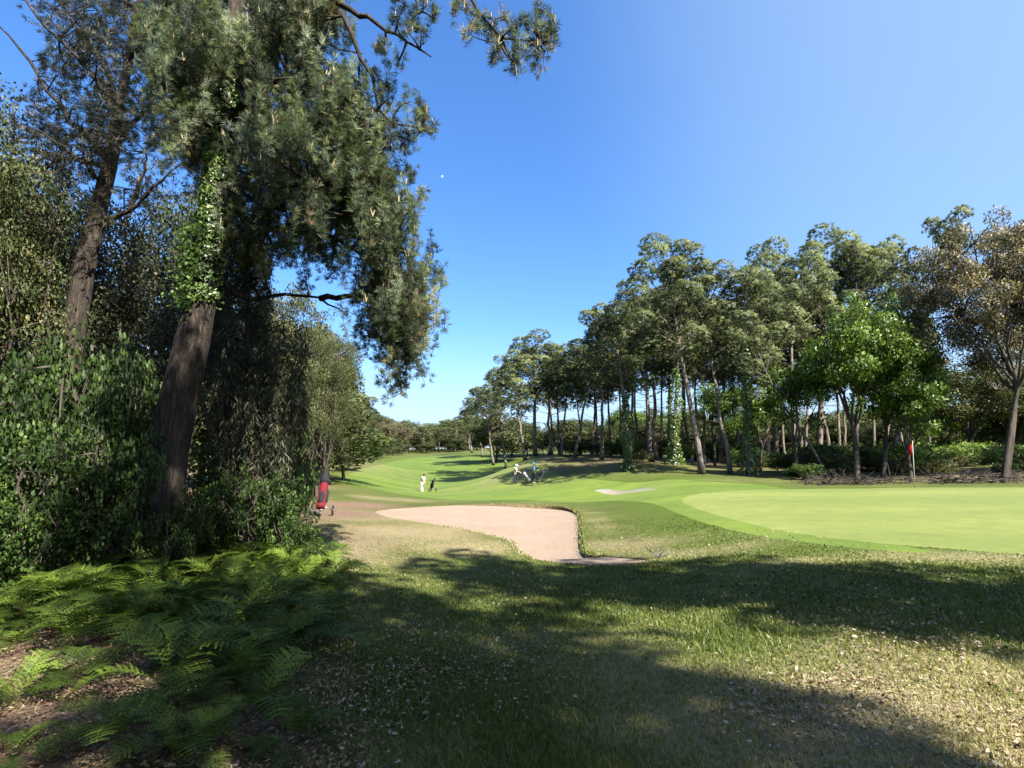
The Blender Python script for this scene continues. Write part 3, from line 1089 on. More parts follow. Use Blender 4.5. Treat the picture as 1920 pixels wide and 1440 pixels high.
# ------------------------------------------------------------------ the pine grove on the right
GP = 'pines of the grove beyond the bunker and green'
grove = [
    # kind, foot column, distance, top column, top row, crown width, label
    ('pineA', 1316, 36, 1243, 458, 150, 'tall grove pine with a pale bare trunk leaning left, highest crown of the middle grove'),
    ('pineC', 1369, 36, 1322, 492, 110, 'grove pine with a pinkish forked trunk, next right of the pale leaning trunk'),
    ('pineC', 1404, 35, 1397, 512, 120, 'grove pine with its lower trunk wrapped in green ivy'),
    ('pineE', 1180, 41, 1150, 572, 120, 'grove pine with a thick dark upright trunk beside the small sand bunker'),
    ('pineA', 1222, 46, 1200, 520, 120, 'pine of the middle grove with a dark shaded crown left of the highest crown'),
    ('pineB', 1262, 44, 1275, 520, 130, 'pine of the middle grove with ivy climbing its trunk behind the leaning pale trunk'),
    ('pineB', 1490, 41, 1480, 462, 160, 'broad crowned pine rising behind the small bright green tree'),
    ('pineA', 1532, 45, 1560, 448, 150, 'tall pine with a dense dark crown left of the large bright green tree'),
    ('pineE', 1600, 43, 1625, 458, 140, 'tall pine standing directly behind the large bright green tree'),
    ('pineC', 1660, 46, 1668, 462, 100, 'narrow pine behind the right side of the large bright green tree'),
    ('pineD', 1668, 37, 1782, 402, 130, 'sparse pine leaning far right with its dark limbs showing against the sky'),
    ('pineA', 1455, 48, 1440, 480, 130, 'pine with a shaded crown behind the ivy wrapped trunk'),
    ('pineE', 985, 58, 958, 664, 95, 'pale trunked pine at the left of the fan of white trunks'),
    ('pineA', 1004, 60, 1000, 630, 105, 'tallest pine in the fan of white trunks above the two golfers'),
    ('pineC', 1030, 59, 1042, 648, 85, 'pine with a curved white trunk in the middle of the fan of trunks'),
    ('pineB', 1052, 57, 1072, 655, 95, 'pine with a bright white trunk at the right of the fan of trunks'),
    ('pineC', 1078, 55, 1105, 636, 85, 'slim pine just right of the fan of white trunks'),
    ('pineE', 1128, 52, 1128, 580, 100, 'pine with a dense crown between the fan of trunks and the thick dark trunk'),
    ('pineE', 950, 72, 932, 694, 85, 'bushy pine stepping down left of the fan of white trunks'),
    ('pineE', 925, 90, 908, 722, 75, 'second bushy pine stepping down toward the far fairway'),
    ('pineE', 905, 108, 890, 750, 60, 'small looking pine at the far left end of the grove'),
    ('pineE', 885, 130, 876, 764, 50, 'distant pine where the grove meets the far tree line'),
]
for kd, bx, Y, tx, ty, cw, lb in grove:
    tree_px(kd, bx, Y, tx, ty, cw * 1.0, lb, 'tree', GP)
rg = np.random.default_rng(31)
DEEP = 'pines deep in the grove'
for i, (bx, Y, ty) in enumerate([(1048, 72, 668), (1090, 70, 660), (1110, 66, 650), (1145, 62, 620), (1165, 70, 610), (1195, 66, 590), (1212, 58, 570),
                                 (1240, 62, 545), (1256, 54, 540), (1290, 60, 545), (1305, 52, 540), (1335, 58, 560), (1352, 50, 560), (1385, 56, 560), (1425, 55, 545), (1470, 58, 540), (1510, 60, 560),
                                 (1555, 56, 545), (1585, 64, 560), (1640, 60, 560), (1690, 66, 575), (1740, 70, 660), (1035, 66, 672), (1120, 60, 640), (1185, 54, 585), (1230, 51, 548),
                                 (1275, 49, 548), (1320, 47, 575), (1440, 46, 560), (1500, 50, 540), (1575, 50, 525)]):
    tree_px(['pineA', 'pineC', 'pineE', 'pineB'][i % 4], bx, Y, bx + rg.normal(0, 10), ty + rg.uniform(-5, 30), 4700 / Y * rg.uniform(0.9, 1.25),
            'slim shaded pine deep in the grove behind the front row of trunks', 'tree', DEEP)
# leaning bare trunk
tree_px('pineD', 1556, 33, 1400, 612, 100, 'pine with a long trunk slanting left across the small bright green tree', 'tree', GP)

# broadleaf trees before the pines
tree_px('green', 1606, 31, 1595, 574, 185, 'large bright green tree behind the left side of the putting green', 'tree')
tree_px('green', 1655, 32, 1680, 572, 150, 'bright green tree with a dark trunk standing close left of the red flag', 'tree')
tree_px('greenS', 1708, 30, 1700, 700, 125, 'dark leaved green tree right behind the red flag', 'tree')
tree_px('greenS', 1495, 33, 1490, 668, 130, 'small bright green tree in front of the broad crowned pine', 'tree')
tree_px('greenS', 1425, 40, 1430, 720, 110, 'low green tree between the ivy wrapped trunk and the slanting trunk', 'tree')
tree_px('brown', 1872, 27, 1905, 435, 330, 'spreading oak with brownish olive leaves at the edge of the green', 'tree')
tree_px('brown', 2060, 30, 2030, 400, 420, 'brown leaved oak half cut off by the edge of the photo', 'tree')
tree_px('bushy', 1905, 52, 1905, 690, 230, 'dark bushy tree closing the wood under the brown oaks', 'tree')
tree_px('olive', 1815, 48, 1815, 680, 200, 'olive tree seen under the spreading brown oak', 'tree')
tree_px('greenS', 1760, 52, 1765, 745, 120, 'light green tree in the gap left of the spreading brown oak', 'tree')
tree_px('greenS', 1870, 55, 1880, 770, 120, 'bright low tree beyond the spreading brown oak trunk', 'tree')
tree_px('greenS', 1340, 45, 1345, 720, 100, 'green understorey tree glowing between the two leaning pine trunks', 'tree')
BGT = 'trees far behind the grove'
for i, bx in enumerate(range(1080, 2120, 48)):
    Y = 85 + 25 * rg.uniform(0, 1)
    tree_px(['olive', 'greenS', 'green'][i % 3], bx, Y, bx + rg.normal(0, 8), 775 + rg.uniform(-12, 20), 10500 / Y * rg.uniform(0.8, 1.3),
            'hazy low tree far behind the grove', 'tree', BGT)

for i, bx in enumerate(list(range(930, 2140, 30))):
    Y = (95 if bx < 1050 else 78) + 16 * rg.uniform(0, 1)
    tree_px('bushy', bx, Y, bx + rg.normal(0, 8), 800 + rg.uniform(-18, 18), 8200 / Y * rg.uniform(0.8, 1.3),
            'bushy low tree filling the wood behind the grove trunks', 'tree', 'bushy trees behind the grove')
# shrubs on the bank under the grove
SHR = 'low shrubs under the grove'
for i in range(95):
    bx = rg.uniform(1060, 2080)
    Y = rg.uniform(43, 60) if bx < 1430 else (rg.uniform(32, 48) if bx < 1740 else rg.uniform(29.5, 48))
    if bx < 1180:
        Y = rg.uniform(57, 72)
    u = (bx - 960) / FPX
    x = u * Y * 0.985
    k = ['shrub', 'shrub3', 'shrub', 'shrub2', 'shrub3'][i % 5]
    h = rg.uniform(0.7, 1.9) * (0.6 if Y < 34 else 1.1)
    names = {'shrub': 'dark green shrub on the bank beneath the grove', 'shrub2': 'light green shrub on the bank beneath the grove', 'shrub3': 'dry olive shrub on the bank beneath the grove'}
    PR[k].place((x, Y, zgf(x, Y) - 0.05), h, h * rg.uniform(0.6, 1.0), (0, 0), None, names[k], 'shrub', SHR)


# ivy columns on grove trunks
def ivy_column(p0, p1, rad, n, size, label, seed, group=None):
    rng = np.random.default_rng(seed)
    t = rng.uniform(0, 1, n) ** 1.15
    a = rng.uniform(0, 2 * PI, n)
    r = rad * (1.15 - 0.6 * t) * rng.uniform(0.5, 1.15, n) * (1 + 0.35 * np.sin(9 * t + seed))
    o = np.c_[np.cos(a), np.sin(a), np.zeros(n)]
    C = np.asarray(p0) + (np.asarray(p1) - np.asarray(p0)) * t[:, None] + o * r[:, None]
    mb = MB()
    leaves(mb, rng, C, size, None, 0.3, 0.35, 0.8, o)
    tag(mb.build('ivy', M['ivy_leaf']), label, 'ivy', group)


def foot(bx, Y):
    u = (bx - 960) / FPX
    x = u * Y * 0.985
    return np.array([x, Y, zgf(x, Y)])


ivy_column(foot(1404, 34.9), at(1398, 640, 34.9), 0.38, 2600, 0.16, 'pale ivy sheath on the pine trunk right of the forked pinkish trunk', 1)
ivy_column(foot(1264, 43.8), at(1267, 690, 43.8), 0.55, 2200, 0.17, 'ivy column behind the pale leaning pine trunk', 2)
ivy_column(foot(1180, 40.8), at(1172, 740, 40.8), 0.45, 1800, 0.18, 'dark ivy at the foot of the thick dark pine trunk', 3)

# ------------------------------------------------------------------ far trees closing the fairway
FAR = 'trees of the far tree line'
far_names = {'pineA': 'distant dark pine in the tree line at the end of the fairway', 'pineE': 'distant bushy pine in the tree line at the end of the fairway',
             'olive': 'distant olive tree in the tree line at the end of the fairway', 'greenS': 'distant light green tree in the tree line at the end of the fairway'}
for i in range(64):
    bx = 690 + (i * 37) % 215 + rg.normal(0, 3)
    Y = 175 + 90 * ((i * 13) % 16) / 16
    ty = np.interp(bx, [690, 720, 770, 800, 840, 905], [770, 782, 790, 794, 786, 778]) + rg.uniform(0, 14)
    kd = ['pineE', 'pineA', 'pineE', 'olive'][i % 4]
    tree_px(kd, bx, Y, bx + rg.normal(0, 2), ty, 26 * rg.uniform(0.9, 1.4), far_names[kd], 'tree', FAR)
    if i % 2 == 0:
        tree_px('bushy', bx + 5, Y - 8, bx + 5 + rg.normal(0, 2), 822 + rg.uniform(-8, 8), 30 * rg.uniform(0.9, 1.5), 'distant bushy tree under the pines at the end of the fairway', 'tree', 'bushy trees of the far tree line')
tree_px('brown', 752, 150, 752, 800, 44, 'reddish brown tree standing before the far tree line', 'tree')
tree_px('greenS', 712, 120, 712, 812, 44, 'small light green tree before the far trees on the left', 'tree')
tree_px('olive', 690, 105, 694, 772, 55, 'olive tree with a pale trunk on the left side of the far fairway', 'tree')
tree_px('brown', 718, 130, 720, 790, 50, 'orange tinged oak on the left side of the far fairway', 'tree')

# left edge of the fairway
LE = 'trees along the left side of the fairway'
for kd, bx, Y, tx, ty, cw, lb in [
    ('pineE', 674, 78, 682, 742, 60, 'pine with a thin white trunk on the left side of the fairway'),
    ('olive', 655, 66, 650, 735, 95, 'olive tree with hanging leaves left of the thin white pine'),
    ('olive', 617, 36, 618, 690, 105, 'pale slender trunk tree behind the red golf bag'),
    ('pineE', 640, 85, 640, 722, 80, 'dark pine behind the hanging leaves on the fairway left side'),
    ('olive', 590, 48, 590, 690, 120, 'olive tree half hidden behind the undergrowth on the left'),
    ('brown', 560, 40, 565, 620, 190, 'oak with yellowish leaves behind the dark hanging foliage'),
    ('olive', 520, 30, 545, 560, 170, 'tall olive oak rising right behind the hanging foliage'),
    ('olive', 645, 44, 640, 655, 105, 'olive tree with a rounded top rising right of the red golf bag'),
    ('bushy', 640, 58, 640, 790, 110, 'bushy tree filling the left fairway edge under the olive trees'),
    ('bushy', 690, 130, 690, 815, 60, 'bushy tree at the far left corner of the fairway'),
    ('bushy', 590, 40, 590, 770, 120, 'bushy tree in the shade left of the fairway'),
    ('greenS', 600, 70, 600, 780, 100, 'low green tree at the left edge of the fairway'),
    ('olive', 480, 50, 480, 640, 260, 'oak deep in the left wood behind the ivy pine'),
]:
    tree_px(kd, bx, Y, tx, ty, cw, lb, 'tree', LE)
for i, (bx, Y, h) in enumerate([(580, 45, 2.2), (600, 55, 2.5), (560, 38, 2.4), (625, 62, 2.0), (645, 75, 2.5), (665, 88, 2.5), (690, 100, 3), (715, 118, 3), (700, 108, 2.5), (735, 140, 3.5), (540, 30, 2.2), (520, 26, 2.2)]):
    x = (bx - 960) / FPX * Y * 0.985
    PR[['shrub', 'shrub3'][i % 2]].place((x, Y, zgf(x, Y) - 0.05), h, h * 0.85, (0, 0), None,
                                         ['dark shrub in the hedge line left of the fairway', 'olive shrub in the hedge line left of the fairway'][i % 2], 'shrub', 'shrubs left of the fairway')

# ------------------------------------------------------------------ the big ivy clad pine on the left
rng = np.random.default_rng(101)
YM = 8.4
big = empty('pine_tree', (0, 0, 0))
tp = [(268, 1085, 8.4), (287, 965, 8.4), (310, 850, 8.4), (341, 720, 8.35), (374, 575, 8.3), (394, 470, 8.3), (404, 350, 8.3), (420, 210, 8.35), (440, 60, 8.4), (452, -120, 8.5), (455, -400, 8.6), (470, -900, 8.7)]
TP = resample([at(*p) for p in tp], 70)
hgt = TP[:, 2]
Rm = np.interp(hgt, [0, 0.5, 0.95, 1.6, 2.35, 3.75, 4.35, 5.5, 8, 12, 19], [0.60, 0.47, 0.39, 0.325, 0.285, 0.245, 0.225, 0.195, 0.165, 0.13, 0.05])
base_pt = TP[0].copy()
base_pt[2] = zgf(TP[0][0], TP[0][1])
big.location = base_pt
# bark-plated trunk: ring radii vary in long ridges
nS = 40
wood = MB()
T_ = norm(np.gradient(TP, axis=0))
ang = np.linspace(0, 2 * PI, nS, endpoint=False)
ridge = rng.normal(0, 1, nS)
V = []
ax_ = np.array([1.0, 0, 0])
for i in range(len(TP)):
    ridge = 0.82 * ridge + 0.55 * rng.normal(0, 1, nS)
    a = norm(ax_ - T_[i] * np.dot(ax_, T_[i]))
    b = np.cross(T_[i], a)
    rr = Rm[i] * (1 + 0.035 * ridge + 0.05 * np.sin(3 * ang + 0.4 * i / 10))
    V.append(TP[i] - base_pt + rr[:, None] * (np.cos(ang)[:, None] * a + np.sin(ang)[:, None] * b))
F = []
for i in range(len(TP) - 1):
    for k in range(nS):
        q = (i * nS + k, i * nS + (k + 1) % nS, (i + 1) * nS + (k + 1) % nS, (i + 1) * nS + k)
        F += [(q[0], q[1], q[2]), (q[0], q[2], q[3])]
wood.add(np.concatenate(V), F)
limbs_px = [
    [(410, 250, 8.3), (480, 180, 7.9), (560, 140, 7.6), (640, 170, 7.4), (690, 230, 7.3)],
    [(400, 380, 8.3), (470, 330, 8.0), (560, 330, 7.8), (660, 380, 7.7), (740, 440, 7.7)],
    [(396, 470, 8.3), (450, 440, 8.5), (540, 430, 8.7), (640, 450, 8.8), (720, 520, 8.8), (770, 580, 8.8)],
    [(392, 500, 8.3), (440, 550, 8.6), (520, 556, 9.0), (600, 560, 9.2), (650, 590, 9.2)],
    [(600, 560, 9.2), (680, 560, 9.0), (740, 600, 8.9), (770, 660, 8.8)],
    [(440, 60, 8.4), (500, 10, 8.0), (580, -20, 7.6), (640, 30, 7.3), (690, 140, 7.2), (735, 230, 7.2), (790, 240, 7.2)],
    [(580, -20, 7.6), (650, 10, 7.3), (720, 55, 7.1), (780, 90, 7.0), (808, 106, 7.0)],
    [(450, -110, 8.5), (560, -140, 7.9), (700, -130, 7.2), (800, -80, 6.9), (880, -20, 6.8), (925, 60, 6.8), (965, 88, 6.8), (1010, 78, 6.8)],
    [(700, -130, 7.2), (760, -50, 7.0), (785, 20, 7.0)],
    [(430, 130, 8.4), (380, 60, 8.0), (340, 20, 7.7), (300, -30, 7.5)],
    [(405, 330, 8.3), (440, 250, 8.8), (520, 240, 9.3), (620, 260, 9.6), (720, 320, 9.8)],
    [(438, 80, 8.4), (500, 70, 9.0), (600, 80, 9.6), (680, 100, 10.0)],
    [(425, 170, 8.4), (350, 130, 8.8), (320, 90, 9.2)],
    [(450, -120, 8.5), (430, -220, 9), (350, -300, 9.4)],
    [(455, -300, 8.6), (560, -360, 8.2), (700, -420, 8.0)],
    [(455, -350, 8.6), (380, -450, 8.0), (300, -500, 7.6)],
    [(460, -500, 8.6), (560, -640, 9.2), (640, -700, 9.6)],
    [(465, -650, 8.7), (440, -800, 8.2), (380, -900, 8)],
]
limb_pts = []
for L in limbs_px:
    B = resample([at(*p) for p in L], 14)
    B[1:-1] += rng.normal(0, 0.03, (12, 3))
    ln = np.linalg.norm(np.diff(B, axis=0), axis=1).sum()
    tube(wood, B - base_pt, np.linspace(min(0.075, 0.02 + 0.016 * ln), 0.012, 14), 6, 0.5, False)
    limb_pts.append(B)
limb_all = np.concatenate(limb_pts)

crown_poly = np.array([(300, -20), (285, 60), (310, 170), (330, 250), (385, 300), (405, 400), (415, 450), (440, 480), (500, 470), (505, 400), (560, 470), (610, 480), (640, 500), (655, 560), (700, 620), (715, 655), (755, 675),
                       (770, 630), (778, 590), (780, 520), (770, 470), (742, 400), (715, 330), (715, 270), (675, 190), (640, 120), (625, 40), (640, -20)], float)
clumps, ctint, cscale = [], [], []


def add_clump(px, py, Y, s=1.0, tint=None):
    clumps.append(at(px, py, Y))
    cscale.append(s)
    ctint.append(rng.uniform(0.08, 0.8) if tint is None else tint)


# boughs: foliage gathers round them and leaves dark gaps between
boughs = []
while len(boughs) < 98:
    x, y = rng.uniform(285, 830), rng.uniform(-25, 710)
    if not inside(crown_poly, np.array([x]), np.array([y]))[0]:
        continue
    if (x - 565) ** 2 / 62 ** 2 + (y - 522) ** 2 / 52 ** 2 < 1:
        continue
    if x > 585 and y > 440 and rng.uniform() < 0.5:
        continue
    if any((x - a) ** 2 + (y - b) ** 2 < 27 ** 2 for a, b, *_ in boughs):
        continue
    Yb = rng.uniform(7.0, 9.6)
    if 352 < x < 456 and y > 105:
        Yb = rng.uniform(8.9, 9.9)
    tb = rng.uniform(0.12, 0.62)
    if y > 400 and x > 540 and rng.uniform() < 0.35:
        tb = rng.uniform(0.6, 0.85)
    boughs.append((x, y, Yb, tb))
for x, y, Yb, tb in boughs:
    for k in range(rng.integers(5, 9)):
        add_clump(x + rng.normal(0, 22), y + rng.normal(0, 26), Yb + rng.normal(0, 0.25), rng.uniform(0.6, 1.05), np.clip(tb + rng.normal(0, 0.13), 0.03, 0.9))
# edge sprays standing out against the sky
for x, y, Y, s in [(790, 215, 7.2, .8), (800, 235, 7.2, .8), (745, 240, 7.2, .7), (770, 190, 7.2, .5), (760, 265, 7.2, .6), (812, 480, 8.7, .6), (820, 522, 8.7, .55), (800, 545, 8.7, .5),
                   (780, 600, 8.8, .8), (812, 596, 8.8, .7), (765, 630, 8.8, .8), (785, 690, 8.8, .6), (770, 665, 8.8, .7), (725, 685, 8.8, .5), (740, 660, 8.8, .6), (760, 395, 7.8, .7), (770, 420, 7.8, .6),
                   (745, 120, 7.2, .5), (700, 150, 7.2, .6), (735, 180, 7.2, .6), (715, 90, 7.2, .4)]:
    add_clump(x, y, Y, s)
nb = len(clumps)
# overhanging bough with brown sparse tufts
dark_from = len(clumps)
for x, y, s in [(755, 15, .55), (775, 40, .5), (765, 60, .45), (800, 10, .6), (815, 35, .5), (745, 45, .4), (790, 55, .45), (860, 5, .6), (880, 20, .55), (905, 40, .5), (925, 60, .6), (940, 75, .6), (930, 100, .5),
                (955, 110, .5), (965, 120, .45), (975, 95, .5), (1000, 75, .5), (1010, 50, .45), (1030, 45, .6), (1035, 70, .6), (1025, 90, .5), (1005, 115, .45), (985, 40, .3), (960, 50, .4), (890, 50, .45), (880, 65, .3),
                (1005, 20, .3), (945, 30, .4), (1040, 55, .5), (1000, 95, .4)]:
    add_clump(x, y, 6.8 + rng.uniform(-0.2, 0.2), s * 0.7, 0.93 if rng.uniform() < 0.2 else rng.uniform(0.0, 0.35))
# crown above the frame
for i in range(30):
    L = limb_pts[rng.integers(7, len(limb_pts))]
    c = L[rng.integers(5, 14)] + rng.normal(0, 0.6, 3)
    if c[2] < 11.2:
        continue
    clumps.append(c)
    cscale.append(rng.uniform(1.1, 1.6))
    ctint.append(rng.uniform(0.2, 0.7))
clumps = np.array(clumps)
cscale = np.array(cscale)
ctint = np.array(ctint)
for c in clumps:
    j = np.argmin(np.linalg.norm(limb_all - c, axis=1))
    q = limb_all[j]
    tube(wood, bezier(q, (q + c) / 2 + rng.normal(0, 0.08, 3) + [0, 0, -0.1], c, 5) - base_pt, np.linspace(0.022, 0.007, 5), 4, 0.5, False)
crown = MB()
# every clump is a few drooping sprays set with brushes of needles
CC, AA, TT, OO = [], [], [], []
for i, c in enumerate(clumps):
    sc_ = cscale[i]
    for k in range(rng.integers(4, 8)):
        o = rng.normal(0, 0.16, 3) * sc_
        Ls = rng.uniform(0.2, 0.7) * sc_
        m = max(3, int(Ls / 0.045))
        t = np.linspace(0, 1, m)
        az = rng.uniform(0, 2 * PI)
        out_ = np.array([math.cos(az), math.sin(az), 0]) * rng.uniform(0.05, 0.3)
        q = c + o + np.outer(t, out_) * Ls + np.outer(t, [0, 0, 1]) * Ls * (0.5 - 1.1 * t[:, None] * 0 - 0.5) + np.c_[np.zeros(m), np.zeros(m), 0.5 * Ls - Ls * t]
        q += rng.normal(0, 0.02, q.shape)
        tube(wood, q[[0, m // 2, m - 1]] - base_pt, [0.007, 0.005, 0.003], 3, 0.5, False)
        CC.append(q)
        OO.append(np.tile(norm(norm(o + out_ * 0.5) + np.array([0, 0, 0.3])), (m, 1)))
        AA.append(np.tile(np.array([0, 0, 0.5]), (m, 1)) + rng.normal(0, 0.45, (m, 3)))
        TT.append(np.clip(ctint[i] + rng.normal(0, 0.1) + rng.normal(0, 0.08, m), 0, 1))
C = np.concatenate(CC)
A = np.concatenate(AA)
TTc = np.concatenate(TT)
needles(crown, rng, C - base_pt, A, 22, 0.115, 0.0056, 0.7, TTc, np.concatenate(OO))
# pale upright shoots
shoots = MB()
pick = rng.choice(len(C), 520, replace=False)
for p in C[pick]:
    k = rng.integers(1, 4)
    for s in range(k):
        d = norm(np.array([rng.normal(0, 0.18), rng.normal(0, 0.18), 1]))
        L = rng.uniform(0.07, 0.17)
        q = p + rng.normal(0, 0.02, 3) * [1, 1, 0]
        tube(shoots, np.array([q, q + d * L * 0.5, q + d * L]) - base_pt, [0.008, 0.010, 0.003], 4, 0.5, False)
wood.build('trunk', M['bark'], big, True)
crown.build('crown', M['needle_near'], big)
shoots.build('shoots', M['candle'], big)
tag(big, 'big leaning pine with ivy on its trunk, nearest tree on the left', 'tree')

# ivy climbing the big trunk
ivm = MB()
rng = np.random.default_rng(102)
pp = []
for i in range(7200):
    h = rng.uniform(0, 1)
    pyv = 575 - 470 * h
    i0 = np.argmin(np.abs(TP[:, 2] - at(400, pyv, 8.3)[2]))
    r = Rm[i0]
    wid = np.interp(pyv, [100, 180, 300, 380, 470, 540, 580], [1.5, 1.3, 0.98, 1.0, 1.25, 1.4, 1.0])
    a = rng.normal(-PI * 0.62, 0.95) if pyv > 240 else rng.uniform(-PI, PI)
    d = np.array([math.cos(a), math.sin(a), 0])
    clump = 0.5 + 0.5 * math.sin(pyv / 11.0 + 1.5 * math.cos(a * 2))
    q = TP[i0] + d * r * (1.02 + (wid - 0.9) * rng.uniform(0, 1) * (0.35 + 0.65 * clump)) + np.array([0, 0, rng.normal(0, 0.08)])
    pp.append((q, d))
# a looser fringe hanging left of the trunk
for i in range(1500):
    pyv = rng.uniform(420, 575)
    x = 372 - abs(rng.normal(0, 1)) * 22 + (500 - pyv) * 0.12
    q = at(x, pyv, 8.1 + rng.normal(0, 0.12))
    pp.append((q, np.array([-0.5, -0.8, 0])))
C = np.array([p[0] for p in pp])
D = np.array([p[1] for p in pp])
leaves(ivm, rng, C, 0.062, None, 0.2, 0.5, 0.85, D)
tag(ivm.build('ivy', M['ivy_leaf']), 'ivy climbing the trunk of the big leaning pine', 'ivy')

# ------------------------------------------------------------------ dark hanging foliage right of the trunk
rng = np.random.default_rng(103)
hang = empty('hanging_evergreen_tree', tuple(np.r_[at(480, 1000, 9.6)[:2], zgf(*at(480, 1000, 9.6)[:2])]))
hb = np.array(hang.location)
wood, crown = MB(), MB()
stem = resample([hb, at(478, 850, 9.6), at(470, 700, 9.6), at(462, 540, 9.6), at(450, 430, 9.6)], 14)
tube(wood, stem - hb, np.linspace(0.12, 0.04, 14), 8, 0.5, False)
strands = []
for i in range(430):
    px = rng.uniform(398, 575)
    py = rng.uniform(430, 860)
    if px > 508 and py < 590:
        continue
    if px > 540 and py > 760 and rng.uniform() < 0.5:
        continue
    Y = rng.uniform(9.0, 10.8)
    p = at(px, py, Y)
    j = np.argmin(np.linalg.norm(stem - p - [0, 0, -0.3], axis=1))
    if i % 2 == 0:
        tube(wood, bezier(stem[j], (stem[j] + p) / 2 + [0, 0, 0.25], p, 5) - hb, np.linspace(0.022, 0.006, 5), 4, 0.5, False)
    Ls = rng.uniform(0.35, 1.0)
    n = int(70 * Ls) + 14
    t = rng.uniform(0, 1, n)
    q = p + np.c_[rng.normal(0, 0.05, n), rng.normal(0, 0.05, n), -t * Ls] * np.array([1, 1, 1])
    strands.append((q, np.full(n, rng.uniform(0.05, 0.8))))
Q = np.concatenate([s[0] for s in strands])
tt = np.concatenate([s[1] for s in strands]) + rng.normal(0, 0.12, len(Q))
leaves(crown, rng, Q - hb, 0.13, tt, 0.0, 1.3, 0.16)
wood.build('trunk', M['bark_oak'], hang, True)
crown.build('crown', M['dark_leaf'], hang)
tag(hang, 'dark evergreen with drooping curtains of foliage right of the big pine trunk', 'tree')


# ------------------------------------------------------------------ second pine, behind and left
rng = np.random.default_rng(104)
YS = 12.0
tp = [(118, 985, YS), (128, 800, YS), (140, 620, YS), (160, 500, YS), (188, 380, YS), (210, 290, YS), (222, 210, YS), (240, 120, YS), (258, 20, YS), (272, -120, YS), (280, -300, YS)]
TS = resample([at(*p) for p in tp], 40)
sec = empty('pine_tree', tuple(np.r_[TS[0][:2], zgf(*TS[0][:2])]))
sb = np.array(sec.location)
wood, crown = MB(), MB()
RS = np.interp(np.linspace(0, 1, 40), [0, 0.1, 0.3, 0.45, 0.55, 0.7, 1], [0.36, 0.27, 0.22, 0.17, 0.11, 0.09, 0.03])
tube(wood, TS - sb, RS, 18, 0.5, False, 0.03, rng)
limbs = [
    [(205, 310, YS), (160, 250, 11.6), (90, 170, 11.2), (20, 70, 11.0), (-30, 20, 10.8)],
    [(218, 235, YS), (180, 150, 11.6), (120, 80, 11.3), (60, 10, 11.0), (20, -60, 10.8)],
    [(222, 215, YS), (200, 130, 12.3), (150, 60, 12.6), (110, -20, 12.8)],
    [(212, 285, YS), (240, 235, 11.8), (290, 205, 11.6), (340, 200, 11.4), (365, 225, 11.3)],
    [(196, 350, YS), (150, 300, 11.4), (100, 260, 11.0), (60, 240, 10.8)],
    [(240, 120, YS), (280, 60, 11.6), (320, 10, 11.3)],
    [(180, 420, YS), (230, 400, 11.7), (290, 350, 11.5), (350, 290, 11.4)],
    [(258, 20, YS), (200, -40, 11.6), (140, -80, 11.2)],
    [(265, -50, YS), (330, -120, 11.6), (420, -150, 11.3)],
    [(150, 545, YS), (180, 480, 11.8), (195, 450, 11.6)],
    [(240, 400, 11.7), (265, 330, 11.6), (280, 270, 11.5)],
    [(205, 310, YS), (110, 300, 12.2), (70, 330, 12.4)],
]
LP = []
for L in limbs:
    B = resample([at(*p) for p in L], 12)
    B[1:-1] += rng.normal(0, 0.035, (10, 3))
    tube(wood, B - sb, np.linspace(0.075, 0.012, 12), 6, 0.5, False)
    LP.append(B)
LPa = np.concatenate(LP)
cl, ct = [], []
sec_poly = np.array([(60, -20), (70, 40), (110, 60), (90, 130), (60, 170), (70, 230), (50, 260), (90, 330), (140, 370), (180, 340), (200, 300), (240, 300), (250, 240), (300, 190), (330, 160), (320, -20)], float)
while len(cl) < 190:
    x, y = rng.uniform(0, 340), rng.uniform(-20, 400)
    if inside(sec_poly, np.array([x]), np.array([y]))[0]:
        cl.append(at(x, y, rng.uniform(11, 13.2)))
        ct.append(rng.uniform(0.85, 1.0) if (rng.uniform() < 0.12 and x < 180) else rng.uniform(0.1, 0.65))
for i in range(40):
    cl.append(LPa[rng.integers(0, len(LPa))] + rng.normal(0, 0.5, 3) + [0, 0, 1.0])
    ct.append(rng.uniform(0.1, 0.7))
for x, y in [(330, 190), (300, 215), (350, 215), (310, 285), (290, 275), (345, 240), (270, 235), (330, 300), (260, 380), (300, 360), (240, 330), (320, 340), (200, 430)]:
    cl.append(at(x, y, 11.5))
    ct.append(rng.uniform(0.4, 1.0))
cl, ct = np.array(cl), np.array(ct)
for c in cl:
    j = np.argmin(np.linalg.norm(LPa - c, axis=1))
    q = LPa[j]
    tube(wood, bezier(q, (q + c) / 2 + rng.normal(0, 0.1, 3), c, 4) - sb, np.linspace(0.022, 0.007, 4), 4, 0.5, False)
idx = np.repeat(np.arange(len(cl)), 13)
o = norm(rng.normal(0, 1, (len(idx), 3))) * rng.uniform(0.1, 1, (len(idx), 1)) ** 0.5
C = cl[idx] + o * 0.42
needles(crown, rng, C - sb, o + np.array([0, 0, 0.4]), 20, 0.16, 0.012, 0.9, np.clip(ct[idx] + rng.normal(0, 0.12, len(idx)), 0, 1), norm(o + [0, 0, 0.2]))
wood.build('trunk', M['bark'], sec, True)
crown.build('crown', M['needle_shaded'], sec)
tag(sec, 'second leaning pine with a sunlit pinkish trunk behind the big ivy pine', 'tree')

